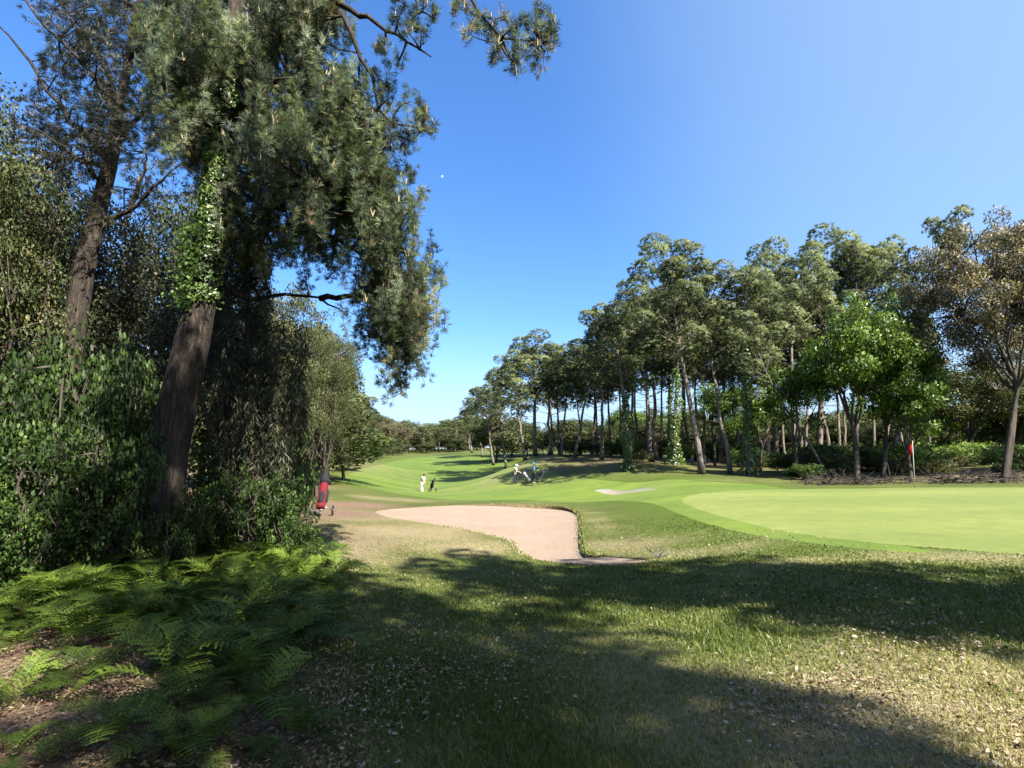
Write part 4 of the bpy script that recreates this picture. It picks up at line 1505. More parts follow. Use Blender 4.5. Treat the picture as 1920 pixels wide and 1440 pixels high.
# ------------------------------------------------------------------ oaks and shrubs of the left wood
PR['wood_oak'] = Proto('oak_tree', 8, 2.8, mk('oak_tree', grow_broadleaf, M['bark_oak'], M['olive_leaf'], seed=41, H=8, c0=0.12, R=2.8, n_cl=170, lpc=150, leaf=0.085, rc=0.5, lobes=16, forks=7, r0=0.12, multi=2, tint_mu=0.42))
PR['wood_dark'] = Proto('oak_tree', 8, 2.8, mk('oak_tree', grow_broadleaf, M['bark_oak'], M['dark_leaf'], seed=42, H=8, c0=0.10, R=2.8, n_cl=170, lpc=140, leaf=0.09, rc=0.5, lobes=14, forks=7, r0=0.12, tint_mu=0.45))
PR['near_shrub'] = Proto('shrub', 2.0, 1.1, mk('shrub', grow_broadleaf, M['bark_oak'], M['shrub_leaf'], seed=43, H=2.0, c0=0.05, R=1.1, n_cl=84, lpc=50, leaf=0.060, rc=0.16, lobes=22, forks=8, r0=0.02, tint_mu=0.55, droop=-0.05, asp=0.8))
PR['near_shrub2'] = Proto('shrub', 1.6, 1.0, mk('shrub', grow_broadleaf, M['bark_oak'], M['shrub_leaf'], seed=44, H=1.6, c0=0.05, R=1.0, n_cl=74, lpc=44, leaf=0.054, rc=0.15, lobes=22, forks=8, r0=0.018, tint_mu=0.45, droop=-0.05, asp=0.8))
for kd, bx, Y, tx, ty, cw, lb in [
    ('wood_oak', -10, 11.6, 0, 270, 330, 'olive leaved oak at the left edge in front of the second pine'),
    ('wood_oak', -140, 10.5, -130, 180, 360, 'olive leaved oak mostly cut off by the left edge'),
    ('wood_dark', 250, 14.5, 255, 390, 330, 'dark oak filling the gap between the two leaning pines'),
    ('wood_dark', 90, 15.5, 80, 350, 330, 'dark oak in the left wood behind the second pine'),
    ('wood_oak', 330, 20, 340, 330, 260, 'tall oak deep in the wood behind the big ivy pine'),
    ('wood_dark', 430, 13, 430, 520, 260, 'dark oak behind the hanging curtains of foliage'),
    ('wood_dark', -60, 17, -60, 150, 400, 'tall dark oak at the left rear of the wood'),
    ('wood_oak', 545, 15.5, 560, 575, 130, 'young oak with mixed green and yellow leaves beside the sky gap'),
    ('wood_oak', 590, 24, 600, 592, 150, 'young oak with a rounded top just below the hanging pine bough'),
    ('wood_oak', 600, 22, 605, 640, 120, 'olive young oak at the right end of the left wood'),
    ('wood_dark', 510, 18, 505, 600, 200, 'dark young oak deep behind the hanging foliage'),
]:
    tree_px(kd, bx, Y, tx, ty, cw, lb, 'tree', 'trees of the left wood')
rq = np.random.default_rng(77)
for i in range(16):
    bx = -260 + 58 * i
    Y = 30 + 14 * rq.uniform(0, 1)
    tree_px('bushy', bx, Y, bx + rq.normal(0, 8), 690 + rq.uniform(-30, 40) if bx < 560 else 800, 260, 'bushy tree closing the back of the left wood', 'tree', 'bushy trees at the back of the left wood')
SH = 'leafy shrubs in front of the left wood'
for i, (bx, Y, ty, w, lb) in enumerate([
    (300, 7.5, 965, 110, 'low shrub in front of the big pine foot'),
    (352, 7.9, 925, 100, 'shrub growing against the right side of the big pine foot'),
    (235, 7.6, 930, 110, 'shrub growing against the left side of the big pine foot'),
    (405, 12.0, 820, 170, 'dark shrub seen between the big trunk and the hanging foliage'),
    (60, 7.6, 690, 210, 'bright green shrub at the left edge below the olive oak'),
    (190, 8.0, 665, 190, 'tall bright green shrub left of the big pine trunk'),
    (250, 8.8, 680, 150, 'green shrub touching the left side of the big pine trunk'),
    (-40, 7.0, 740, 240, 'green shrub cut off by the left edge'),
    (120, 6.8, 790, 200, 'sunlit green shrub in front of the taller shrubs on the left'),
    (215, 7.2, 800, 170, 'lower green shrub before the big pine trunk foot'),
    (20, 6.2, 860, 200, 'low sunlit shrub at the left edge behind the ferns'),
    (150, 10.5, 640, 220, 'dark shrub behind the bright shrubs on the left'),
    (400, 9.0, 870, 150, 'dark shrub just right of the big pine foot'),
    (470, 8.6, 885, 150, 'low dark shrub under the hanging foliage'),
    (530, 9.4, 880, 130, 'shrub at the right end of the dark undergrowth'),
    (535, 11.5, 850, 110, 'shrub beside the path just left of the red golf bag'),
    (568, 13.8, 885, 55, 'small shrub just touching the red golf bag'),
    (520, 12.5, 800, 150, 'tall shrub behind the undergrowth near the red golf bag'),
    (560, 8.6, 960, 90, 'low shrub at the sunny edge of the fern bank'),
    (600, 8.1, 1018, 70, 'small dark weed bush at the tip of the fern bank'),
]):
    tree_px(['near_shrub', 'near_shrub2'][i % 2], bx, Y, bx + rng.normal(0, 6), ty, w, lb, 'shrub', SH)

# ------------------------------------------------------------------ ferns
def frond_mesh(seed, L=0.75):
    r = np.random.default_rng(seed)
    mb = MB()
    n = 20
    s = np.linspace(0, 1, n)
    # arching rachis in the x-z plane
    el = np.interp(s, [0, 0.45, 1], [1.2, 0.6, -0.55]) + r.normal(0, 0.06)
    dx, dz = np.cos(el) * L / n, np.sin(el) * L / n
    P = np.c_[np.cumsum(dx), np.cumsum(r.normal(0, 0.004, n)), np.cumsum(dz)]
    tube(mb, P, np.linspace(0.005, 0.0016, n), 3, 0.45, False)
    tint0 = r.uniform(0.1, 0.9)
    for i in range(4, n):
        q = (i - 4) / (n - 4)
        pl = L * 0.34 * (math.sin(PI * min(1, 0.12 + 0.88 * (1 - q) ** 0.8)) * 0.5 + 0.5 * (1 - q)) * (0.35 + 0.65 * min(1, q * 5)) + 0.01
        T = norm(P[i] - P[i - 1])
        up = norm(np.cross(T, [0, 1, 0])) * -1
        for sg in (-1, 1):
            d = norm(np.array([0, sg, 0]) + T * 0.45 + up * 0.12 + r.normal(0, 0.06, 3))
            w = norm(np.cross(d, up))
            nb_ = 6
            V, F = [P[i]], []
            tip = P[i] + d * pl - up * pl * 0.18
            # toothed leaflet: alternating lobes along the midrib
            for k in range(1, nb_):
                f = k / nb_
                m = P[i] + (tip - P[i]) * f - up * pl * 0.05 * math.sin(PI * f)
                hw = 0.21 * pl * (1 - f) ** 0.6 * (1.0 if k % 2 else 0.68)
                V += [m + w * hw + d * hw * 0.4, m - w * hw + d * hw * 0.4, m]
            V.append(tip)
            for k in range(nb_ - 1):
                b0 = 1 + 3 * k
                pm = 0 if k == 0 else b0 - 1
                F += [(pm, b0, b0 + 2), (pm, b0 + 2, b0 + 1)]
            e = len(V) - 1
            F += [(e - 1, e - 2, e), (e - 1, e, e - 3)]
            mb.add(np.array(V), F, np.clip(tint0 + r.normal(0, 0.12), 0, 1))
    return mb.mesh('frond', M['fern'])


fronds = [frond_mesh(200 + i, [0.75, 0.68, 0.8, 0.6, 0.72, 0.85][i]) for i in range(6)]
rng = np.random.default_rng(105)
FERN = 'ferns at the foot of the left wood'


def fern(x, y, s, label, nf=8):
    e = empty('fern', (x, y, zgf(x, y) - 0.02))
    a0 = rng.uniform(0, 2 * PI)
    for k in range(nf):
        f = bpy.data.objects.new('frond', fronds[rng.integers(0, 6)])
        COL.objects.link(f)
        f.parent = e
        f.rotation_euler = (rng.normal(0, 0.12), rng.normal(0.05, 0.22), a0 + 2 * PI * k / nf + rng.normal(0, 0.2))
        k_ = rng.uniform(0.8, 1.15)
        f.scale = (k_, k_, k_)
    e.scale = (s, s, s)
    tag(e, label, 'fern', FERN)
    return e


for px, py, s, lb in [(345, 1345, 0.55, 'bright green lone fern on the brown leaf litter in front of the fern bank'), (335, 1432, 0.5, 'fern at the bottom edge below the bright lone fern'),
                      (385, 1425, 0.4, 'small fern at the bottom edge right of its twin'), (30, 1330, 0.5, 'small light fern on the litter at the left edge'), (400, 1235, 0.85, 'large fern at the front of the fern bank'),
                      (230, 1190, 0.9, 'fern spreading its fronds over the bare litter on the left'), (110, 1160, 0.85, 'fern with a long frond reaching left over the litter'), (545, 1220, 0.7, 'fern at the right end of the bank near the grass'),
                      (600, 1160, 0.6, 'low fern out in the shaded grass right of the bank'), (20, 1430, 0.4, 'fern in the bottom left corner'), (480, 1345, 0.55, 'low fern in front of the bank in deep shade'), (230, 1400, 0.5, 'fern on the litter near the bottom edge left of the bright lone fern'),
                      (120, 1290, 0.5, 'small fern between the bare litter and the fern bank on the left'), (560, 1400, 0.45, 'dark little fern near the bottom edge at the grass border')]:
    g = on_ground(px, py)
    fern(g[0], g[1], s, lb, 9)
fp = smooth_poly(poly_px([(-200, 1010), (-150, 1170), (0, 1235), (150, 1225), (280, 1285), (420, 1325), (540, 1300), (610, 1200), (635, 1100), (610, 1050), (570, 1010), (480, 985), (300, 1000), (100, 985)]), 1)
lo, hi = fp.min(0), fp.max(0)
placed = []
tries = 0
while len(placed) < 285 and tries < 20000:
    tries += 1
    x, y = rng.uniform(lo[0], hi[0]), rng.uniform(lo[1], hi[1])
    if not inside(fp, np.array([x]), np.array([y]))[0]:
        continue
    if any((x - a) ** 2 + (y - b) ** 2 < 0.23 ** 2 for a, b in placed):
        continue
    if (x - base_pt[0]) ** 2 + (y - base_pt[1]) ** 2 < 0.55 ** 2:
        continue
    placed.append((x, y))
    fern(x, y, rng.uniform(0.5, 0.95), 'green fern among many in the dense fern bank at the pine foot', 8)

# ------------------------------------------------------------------ trees standing behind the camera, whose shade falls on the grass
BH = 'trees behind the viewer shading the grass'
for kd, x, y, H, R, lb in [
    ('umbrella', 1.9, -1.2, 15.0, 1.2, 'narrow umbrella pine right behind the viewer shading the big pine foot'),
    ('umbrella', 7.5, -7.4, 15.0, 0.95, 'narrow umbrella pine behind the viewer shading the near grass beside the ferns'),
    ('umbrella', 12.7, -6.4, 15.0, 0.9, 'umbrella pine in the second row behind the viewer, shading the right grass'),
    ('umbrella', 14.4, -7.1, 15.0, 0.9, 'umbrella pine in the second row behind the viewer, farther right'),
    ('airy', 6.4, -6.2, 15.0, 1.6, 'airy pine behind the viewer dappling the right of the ferns'),
    ('airy', -0.9, -2.9, 15.5, 1.3, 'airy pine right behind the viewer dappling the shrubs on the left'),
    ('umbrella', 8.40, -2.10, 15.0, 1.2, 'first of the umbrella pines behind the viewer'),
    ('umbrella', 10.20, -3.60, 15.0, 1.5, 'umbrella pine behind the viewer shading the grass before the bunker'),
    ('umbrella', 12.10, -5.00, 15.0, 1.6, 'umbrella pine behind the viewer shading the middle of the grass'),
    ('umbrella', 14.00, -6.00, 15.0, 1.6, 'umbrella pine behind the viewer shading the grass before the green'),
    ('umbrella', 15.90, -7.00, 15.0, 1.7, 'umbrella pine behind the viewer farther to the right'),
    ('umbrella', 18.20, -7.60, 15.0, 2.0, 'broad umbrella pine behind the viewer far right'),
    ('umbrella', 21.20, -8.20, 15.0, 2.2, 'last umbrella pine behind the viewer far right'),
    ('umbrella', 7.40, -4.80, 15.0, 1.25, 'airy pine behind the viewer dappling the grass beside the ferns'),
    ('umbrella', 8.10, -6.60, 15.0, 1.25, 'airy pine behind the viewer dappling the near grass'),
    ('umbrella', 8.50, -8.70, 15.0, 0.85, 'narrow umbrella pine behind the viewer'),
    ('airy', 5.10, -5.20, 15.0, 1.5, 'airy pine behind the viewer dappling the ferns'),
]:
    PR[kd].place((x, y, 0.05), H, R * 0.9, (0, 0), None, lb, 'tree', BH)

rb = np.random.default_rng(55)
for i in range(30):  # unseen ring of trees, added to block sky light and deepen the shade
    a = math.radians(118 + 144 * i / 29)
    d = rb.uniform(14, 20)
    if abs(math.degrees(a) - 141) < 28:
        d += 7
    x, y = d * math.sin(a) * 1.0, d * math.cos(a)
    PR[['olive', 'bushy', 'olive'][i % 3]].place((x, y, 0.0), rb.uniform(9, 14), rb.uniform(3.5, 5.0), (0, 0), None, 'unseen tree added behind the viewer to block sky light', 'tree', 'unseen trees added to block sky light')

# ------------------------------------------------------------------ grass blades and fallen leaves near the viewer
rng = np.random.default_rng(106)


def scatter(n, r0, r1, th0, th1, power=1.0):
    u = rng.uniform(0, 1, n)
    r = np.exp(math.log(r0) + u ** power * (math.log(r1) - math.log(r0)))
    th = rng.uniform(th0, th1, n)
    return r * np.sin(th), r * np.cos(th), r


X, Y, R_ = scatter(430000, 1.7, 15.0, -0.66, 1.30)
ok = ~inside(BUNK, X, Y) & ~inside(GREEN, X, Y) & ~inside(FAIR, X, Y)
bare = bareness(X, Y)
ok &= rng.uniform(0, 1, len(X)) > bare * 1.15
ok &= rng.uniform(0, 1, len(X)) < 0.72 + 0.35 * wave_noise(X, Y, 2.7, 31)
X, Y, R_, bare = X[ok], Y[ok], R_[ok], bare[ok]
Z = zg(X, Y)
dry = dryness(X, Y)
n = len(X)
hgt = rng.uniform(0.02, 0.062, n) * (1.0 + 0.35 * wave_noise(X, Y, 3.3, 32)) * np.clip(1.15 - dry * 0.4, 0.5, 1.2) * np.clip(1.15 - R_ / 16, 0.45, 1.0)
wid = 0.0038 * np.clip(R_ / 3.0, 0.9, 3.5)
D = norm(np.c_[rng.normal(0, 0.55, n), rng.normal(0, 0.55, n), np.ones(n)])
S = norm(np.cross(D, rand_dirs(rng, n))) * wid[:, None]
B = np.c_[X, Y, Z - 0.004]
V = np.stack([B - S, B + S, B + D * hgt[:, None]], 1).reshape(-1, 3)
tint = np.clip(0.12 + 0.72 * dry + rng.normal(0, 0.17, n), 0, 1)
g = MB()
g.add(V, np.arange(n * 3).reshape(-1, 3), np.repeat(tint, 3))
tag(g.build('grass', M['grass']), 'rough grass blades across the shaded foreground', kind='stuff')

X, Y, R_ = scatter(90000, 1.9, 12.0, -0.80, 0.86, 0.85)
ok = ~inside(BUNK, X, Y) & ~inside(GREEN, X, Y)
dens = np.clip(0.12 + 0.75 * blobs([(1900, 1420, 1.9, 1.5, 1.0), (1500, 1400, 1.6, 1.2, .85), (1200, 1350, 1.4, 1.2, .6), (1850, 1250, 2.2, 1.6, .65), (1500, 1200, 2.2, 1.6, .45),
                                    (100, 1360, 2, 1.8, 1.6), (400, 1350, 1.6, 1.4, 1.4), (0, 1250, 2, 1.5, 1.4), (750, 1000, 2, 2, .35), (900, 1400, 1, 1, .45)], X, Y), 0, 1)
ok &= rng.uniform(0, 1, len(X)) < dens * np.where(X < -1.0, 0.95, np.clip(0.35 + 1.1 * wave_noise(X, Y, 3.0, 41), 0, 1))
X, Y = X[ok], Y[ok]
n = len(X)
Z = zg(X, Y) + rng.uniform(0.004, 0.035, n)
left = np.clip((-0.6 - X) / 1.2, 0, 1)
D = rand_dirs(rng, n) * np.array([1, 1, 0.35])
D = norm(D)
N = norm(rand_dirs(rng, n) * 0.8 + np.array([0, 0, 1.0]))
S = norm(np.cross(D, N))
N = np.cross(S, D)
s = rng.uniform(0.012, 0.036, (n, 1)) * np.clip(0.8 + np.sqrt(X * X + Y * Y)[:, None] * 0.06, 1, 1.5)
w = s * rng.uniform(0.13, 0.26, (n, 1))
C = np.c_[X, Y, Z]
m1 = C + D * s * 0.3
m2 = C + D * s * 0.7
V = np.stack([C, m1 + S * w + N * w * 0.5, m1 - S * w + N * w * 0.5, m2 + S * w * 0.9 + N * w * 0.6, m2 - S * w * 0.9 + N * w * 0.5, C + D * s, m1, m2], 1).reshape(-1, 3)
i = np.arange(n)[:, None] * 8
F = np.concatenate([i + [0, 6, 1], i + [0, 2, 6], i + [1, 6, 7], i + [1, 7, 3], i + [6, 2, 4], i + [6, 4, 7], i + [3, 7, 5], i + [7, 4, 5]], 0)
tint = np.clip(rng.beta(2.0, 1.6, n) * (1 - 0.3 * left) + 0.05, 0, 1)
g = MB()
g.add(V, F, np.repeat(tint, 8))
tag(g.build('fallen_leaves', M['litter']), 'pale dry leaves strewn over the foreground grass', kind='stuff')

# grass fringe hanging over the bunker lip
lw = lip_weight(BUNK[:, 0], BUNK[:, 1])
pp = []
for i in range(len(BUNK)):
    if lw[i] < 0.15:
        continue
    a, b = BUNK[i], BUNK[(i + 1) % len(BUNK)]
    k = 45
    t = rng.uniform(0, 1, (k, 1))
    pp.append(a + (b - a) * t + rng.normal(0, 0.07, (k, 2)))
pp = np.concatenate(pp)
n = len(pp)
B = np.c_[pp, zg(pp[:, 0], pp[:, 1]) - 0.02]
D = norm(np.c_[rng.normal(0, 0.5, n), rng.normal(-0.25, 0.5, n), rng.uniform(0.2, 1, n)])
S = norm(np.cross(D, rand_dirs(rng, n))) * 0.012
V = np.stack([B - S, B + S, B + D * rng.uniform(0.03, 0.09, (n, 1))], 1).reshape(-1, 3)
g = MB()
g.add(V, np.arange(n * 3).reshape(-1, 3), np.repeat(np.clip(rng.uniform(0.1, 0.9, n), 0, 1), 3))
tag(g.build('lip_grass', M['grass']), 'uneven grass fringe along the bunker lip', kind='stuff')

# grey dead twigs at the right tip of the bunker
r = np.random.default_rng(61)
gp = on_ground(1237, 1046)
tw = MB()
for k in range(9):
    a = r.uniform(0, 2 * PI)
    L = r.uniform(0.12, 0.30)
    p0 = np.array([gp[0] + r.normal(0, 0.05), gp[1] + r.normal(0, 0.03), zgf(*gp) + 0.01])
    d = norm(np.array([math.cos(a), 0.4 * math.sin(a), r.uniform(0.2, 1.0)]))
    tube(tw, bezier(p0, p0 + d * L * 0.5 + r.normal(0, 0.02, 3), p0 + d * L, 5), np.linspace(0.009, 0.003, 5), 5)
M['deadwood'] = plain_mat('grey_dead_wood', (0.13, 0.125, 0.13), 0.85, 0.15)
tag(tw.build('dead_branch', M['deadwood']), 'grey dead twigs lying at the right tip of the large bunker', 'branch')

# brush heaps on the right bank
for i, (bx, Y, w) in enumerate([(1770, 27.5, 2.2), (1850, 27.0, 2.6), (1910, 28.5, 2.4), (1620, 28.5, 2.2), (1545, 29.0, 1.8)]):
    r = np.random.default_rng(300 + i)
    f = foot(bx, Y)
    mb = MB()
    for k in range(170):
        p = f + np.array([r.normal(0, w * 0.45), r.normal(0, 0.5), 0])
        p[2] = zgf(p[0], p[1]) + r.uniform(0, 0.35) * math.exp(-((p[0] - f[0]) / w) ** 2)
        d = norm(np.array([r.normal(0, 1), r.normal(0, 1), r.normal(0.1, 0.25)]))
        L = r.uniform(0.3, 1.1)
        tube(mb, bezier(p, p + d * L * 0.5 + r.normal(0, 0.06, 3), p + d * L, 4), np.linspace(r.uniform(0.01, 0.03), 0.006, 4), 4)
    tag(mb.build('brush_heap', M['bark_oak']), ['brown brush heap right of the red flag', 'brown brush heap under the spreading brown oak', 'brush heap at the right edge beyond the green',
                                              'dark brush heap below the large bright green tree', 'dark brush heap at the foot of the slanting trunk'][i], 'brush heap', 'heaps of brush on the bank')

# ------------------------------------------------------------------ flagstick
M['red_cloth'] = plain_mat('red_flag_cloth', (0.62, 0.03, 0.03), 0.7, 0.2, 0, 0.2, 10, 0.25)
M['pole'] = plain_mat('pale_pole_paint', (0.62, 0.60, 0.52), 0.4, 0.4)
M['dark'] = plain_mat('black_rubber', (0.015, 0.015, 0.017), 0.6, 0.4)
fx = foot(1712, 23.0)
fl = empty('flagstick', tuple(fx))
fl.rotation_euler = (0, math.radians(4.5), 0)
mb = MB()
tube(mb, [(0, 0, -0.1), (0, 0, 1.0), (0, 0, 2.08)], [0.013, 0.011, 0.009], 10)
mb.build('pole', M['pole'], fl, True)
mb = MB()
nx, nz = 10, 8
V, F = [], []
for sgn in (0, 1):
    for i in range(nx):
        for j in range(nz):
            u, v = i / (nx - 1), j / (nz - 1)
            # limp cloth hanging in folds
            V.append((-0.012 - 0.14 * u + 0.03 * math.sin(5 * v + 3 * u), 0.05 * math.sin(7 * u + 2 * v) + sgn * 0.003, 2.05 - 0.46 * v - 0.22 * u * u - 0.04 * u))
o_ = nx * nz
for s in (0, 1):
    for i in range(nx - 1):
        for j in range(nz - 1):
            a = s * o_ + i * nz + j
            q = (a, a + 1, a + nz + 1, a + nz)
            F += [(q[0], q[1], q[2]), (q[0], q[2], q[3])]
mb.add(V, F)
mb.build('flag', M['red_cloth'], fl, True)
mb = MB()
ang = np.linspace(0, 2 * PI, 20, endpoint=False)
V = [(0.054 * math.cos(a), 0.054 * math.sin(a), 0.004) for a in ang] + [(0, 0, 0.004)]
mb.add(V, [(i, (i + 1) % 20, 20) for i in range(20)])
mb.build('hole', M['dark'], fl)
tag(fl, 'red golf flag on a pale pole at the back of the putting green', 'golf flag')


# ------------------------------------------------------------------ people
def skin_mesh(chains, name):
    """chains: lists of (point, radius); the first point of later chains joins the nearest earlier vertex. Returns (V, F)."""
    me = bpy.data.meshes.new(name)
    vs, es, rs = [], [], []
    for ch in chains:
        prev = None
        for i, (p, r) in enumerate(ch):
            if i == 0 and vs:
                d = [sum((a - b) ** 2 for a, b in zip(p, q)) for q in vs]
                j = int(np.argmin(d))
                if d[j] < 1e-6:
                    prev = j
                    continue
            vs.append(tuple(p))
            rs.append(r)
            k = len(vs) - 1
            if prev is not None:
                es.append((prev, k))
            prev = k
    me.from_pydata(vs, es, [])
    ob = bpy.data.objects.new(name, me)
    COL.objects.link(ob)
    ob.modifiers.new('skin', 'SKIN')
    for i, sv in enumerate(me.skin_vertices[0].data):
        sv.radius = (rs[i], rs[i]) if not isinstance(rs[i], tuple) else rs[i]
        sv.use_root = (i == 0)
    sub = ob.modifiers.new('sub', 'SUBSURF')
    sub.levels = 1
    sub.render_levels = 1
    dg = bpy.context.evaluated_depsgraph_get()
    ev = ob.evaluated_get(dg)
    m2 = bpy.data.meshes.new_from_object(ev)
    bpy.data.objects.remove(ob)
    return m2


def mesh_obj(me, name, mat, parent):
    me.materials.clear()
    me.materials.append(mat)
    me.polygons.foreach_set('use_smooth', np.ones(len(me.polygons), dtype=bool))
    o = bpy.data.objects.new(name, me)
    COL.objects.link(o)
    o.parent = parent
    return o


M['skin'] = plain_mat('skin_tone', (0.52, 0.31, 0.22), 0.55, 0.35)


def person(loc, face, pose, shirt, trousers, hat, hat_on, shoe, label):
    """pose: joint positions in a body frame, +x to the person's left, -y ahead"""
    e = empty('person', loc)
    e.rotation_euler = (0, 0, face)
    J = {k: np.array(v, float) for k, v in pose.items()}
    pel, chest, neck, head = J['pelvis'], J['chest'], J['neck'], J['head']
    up = norm(head - neck)

    def mid(a, b, t=0.5):
        return a + (b - a) * t
    body = [[(pel, 0.13), (mid(pel, chest, .5), 0.125), (chest, 0.135), (neck, 0.06), (mid(neck, head, .5), 0.075), (head, 0.098), (head + up * 0.085, 0.07)]]
    nose = head + np.array([0, -0.105, -0.01])
    body.append([(head, 0.098), (nose, 0.018)])
    for s in ('l', 'r'):
        sx = 1 if s == 'l' else -1
        sh, el, wr = J['sh_' + s], J['el_' + s], J['wr_' + s]
        body.append([(chest, 0.135), (sh, 0.062), (mid(sh, el), 0.05), (el, 0.042), (mid(el, wr), 0.038), (wr, 0.028), (wr + norm(wr - el) * 0.06, 0.034)])
        pm = wr + norm(wr - el) * 0.06
        fd = norm(norm(wr - el) + np.array([0, -0.25, -0.2]))
        sd_ = norm(np.cross(fd, [0, 1, 0.3]))
        for k, ln in enumerate((0.075, 0.085, 0.08, 0.062)):
            o_ = sd_ * (k - 1.5) * 0.018
            body.append([(pm, 0.034), (pm + fd * 0.04 + o_, 0.010), (pm + fd * (0.04 + ln * 0.55) + o_, 0.009), (pm + fd * (0.04 + ln) + o_ - up * 0.015, 0.007)])
        body.append([(pm, 0.034), (pm + sd_ * sx * 0.04 + fd * 0.01, 0.011), (pm + sd_ * sx * 0.055 + fd * 0.045, 0.008)])
        hp, kn, an, toe = J['hip_' + s], J['kn_' + s], J['an_' + s], J['toe_' + s]
        body.append([(pel, 0.13), (hp, 0.085), (mid(hp, kn), 0.075), (kn, 0.055), (mid(kn, an, .4), 0.052), (an, 0.036), (toe, 0.03)])
    mesh_obj(skin_mesh(body, 'body'), 'body', M['skin'], e)
    sh_ch = [[(pel + [0, 0, 0.0], 0.155), (mid(pel, chest, .5), 0.15), (chest, 0.162), (mid(chest, neck, 0.8), 0.085)]]
    for s in ('l', 'r'):
        sh, el = J['sh_' + s], J['el_' + s]
        sh_ch.append([(chest, 0.162), (sh, 0.078), (mid(sh, el, .75), 0.066)])
    mesh_obj(skin_mesh(sh_ch, 'shirt'), 'shirt', shirt, e)
    tr_ch = [[(pel + [0, 0, 0.06], 0.14), (pel + [0, 0, -0.03], 0.145)]]
    for s in ('l', 'r'):
        hp, kn, an = J['hip_' + s], J['kn_' + s], J['an_' + s]
        tr_ch.append([(pel + [0, 0, -0.03], 0.145), (hp, 0.10), (mid(hp, kn), 0.09), (kn, 0.072), (mid(kn, an, .5), 0.066), (mid(kn, an, .92), 0.058)])
    mesh_obj(skin_mesh(tr_ch, 'trousers'), 'trousers', trousers, e)
    for s in ('l', 'r'):
        an, toe = J['an_' + s], J['toe_' + s]
        mesh_obj(skin_mesh([[(an + [0, 0, 0.02], 0.045), (an + norm(toe - an) * 0.03 - [0, 0, 0.03], 0.05), (toe, 0.042)]], 'shoe'), 'shoe', shoe, e)
    # hair / cap
    mb = MB()
    k, m_ = 14, 6
    V, F = [], []
    low = 0.15 if hat_on else 0.35
    for i in range(m_):
        ph = (PI / 2 + low) * i / (m_ - 1)
        for j in range(k):
            a = 2 * PI * j / k
            V.append(head + [0, 0.008, 0.025] + np.array([0.108 * math.sin(ph) * math.cos(a), 0.118 * math.sin(ph) * math.sin(a), 0.115 * math.cos(ph)]))
    for i in range(m_ - 1):
        for j in range(k):
            a, b = i * k + j, i * k + (j + 1) % k
            F += [(a, a + k, b + k), (a, b + k, b)]
    if hat_on:
        b0 = len(V)
        for j in range(9):
            a = PI + PI * j / 8
            for rr, dz in ((1.0, 0), (1.75, -0.03)):
                V.append(head + np.array([0.108 * math.cos(a) * (1 if rr == 1 else 1.02), 0.118 * math.sin(a) * rr, 0.03 + dz]))
        for j in range(8):
            a = b0 + j * 2
            F += [(a, a + 1, a + 3), (a, a + 3, a + 2)]
    mb.add(np.array(V), F)
    mb.build('cap' if hat_on else 'hair', hat, e, True)
    tag(e, label, 'person')
    return e


def cloth(name, c):
    return plain_mat(name, c, 0.85, 0.15, 0, 0.2, 18)


M['white'] = cloth('white_cloth', (0.80, 0.79, 0.76))
M['cream'] = cloth('pale_cloth', (0.72, 0.68, 0.60))
M['navy'] = cloth('dark_trousers', (0.035, 0.04, 0.06))
M['sky'] = cloth('sky_blue_cloth', (0.13, 0.40, 0.75))
M['hairdark'] = cloth('dark_hair', (0.03, 0.025, 0.02))
M['black_cloth'] = cloth('black_bag_cloth', (0.02, 0.02, 0.024))
M['red_bag'] = cloth('red_bag_cloth', (0.15, 0.012, 0.02))
M['pink_bag'] = cloth('pale_pink_bag_cloth', (0.62, 0.50, 0.52))
M['grey_bag'] = cloth('grey_bag_cloth', (0.33, 0.30, 0.34))
M['steel'] = plain_mat('club_steel', (0.55, 0.56, 0.58), 0.3, 0.5, 0.9)
M['alloy'] = plain_mat('trolley_alloy', (0.28, 0.29, 0.31), 0.4, 0.5, 0.5)

stand = dict(pelvis=(0, 0, 0.92), chest=(0, -0.02, 1.26), neck=(0, -0.02, 1.44), head=(0, -0.05, 1.58),
             sh_l=(0.19, 0, 1.38), sh_r=(-0.19, 0, 1.38), el_l=(0.25, 0.03, 1.10), el_r=(-0.25, 0.03, 1.10), wr_l=(0.24, -0.06, 0.86), wr_r=(-0.24, -0.06, 0.86),
             hip_l=(0.10, 0, 0.88), hip_r=(-0.10, 0, 0.88), kn_l=(0.11, -0.02, 0.48), kn_r=(-0.11, -0.02, 0.48), an_l=(0.11, 0.02, 0.08), an_r=(-0.11, 0.02, 0.08),
             toe_l=(0.12, -0.15, 0.035), toe_r=(-0.12, -0.15, 0.035))
address = dict(stand, chest=(0, -0.10, 1.24), neck=(0, -0.15, 1.41), head=(0, -0.22, 1.53), sh_l=(0.17, -0.13, 1.34), sh_r=(-0.17, -0.13, 1.34),
               el_l=(0.14, -0.22, 1.08), el_r=(-0.14, -0.22, 1.08), wr_l=(0.03, -0.30, 0.86), wr_r=(-0.03, -0.30, 0.82))
walk = dict(stand, chest=(0, -0.05, 1.26), neck=(0, -0.08, 1.44), head=(0, -0.12, 1.57), sh_l=(0.18, -0.05, 1.38), sh_r=(-0.18, -0.05, 1.38),
            el_l=(0.24, 0.08, 1.12), el_r=(-0.23, -0.18, 1.12), wr_l=(0.22, -0.02, 0.90), wr_r=(-0.16, -0.44, 1.02),
            kn_l=(0.11, -0.17, 0.49), an_l=(0.11, -0.18, 0.08), toe_l=(0.11, -0.35, 0.04), kn_r=(-0.11, 0.03, 0.48), an_r=(-0.11, 0.17, 0.10), toe_r=(-0.11, 0.03, 0.03))


def gpos(px, Y):
    return tuple(foot(px, Y))


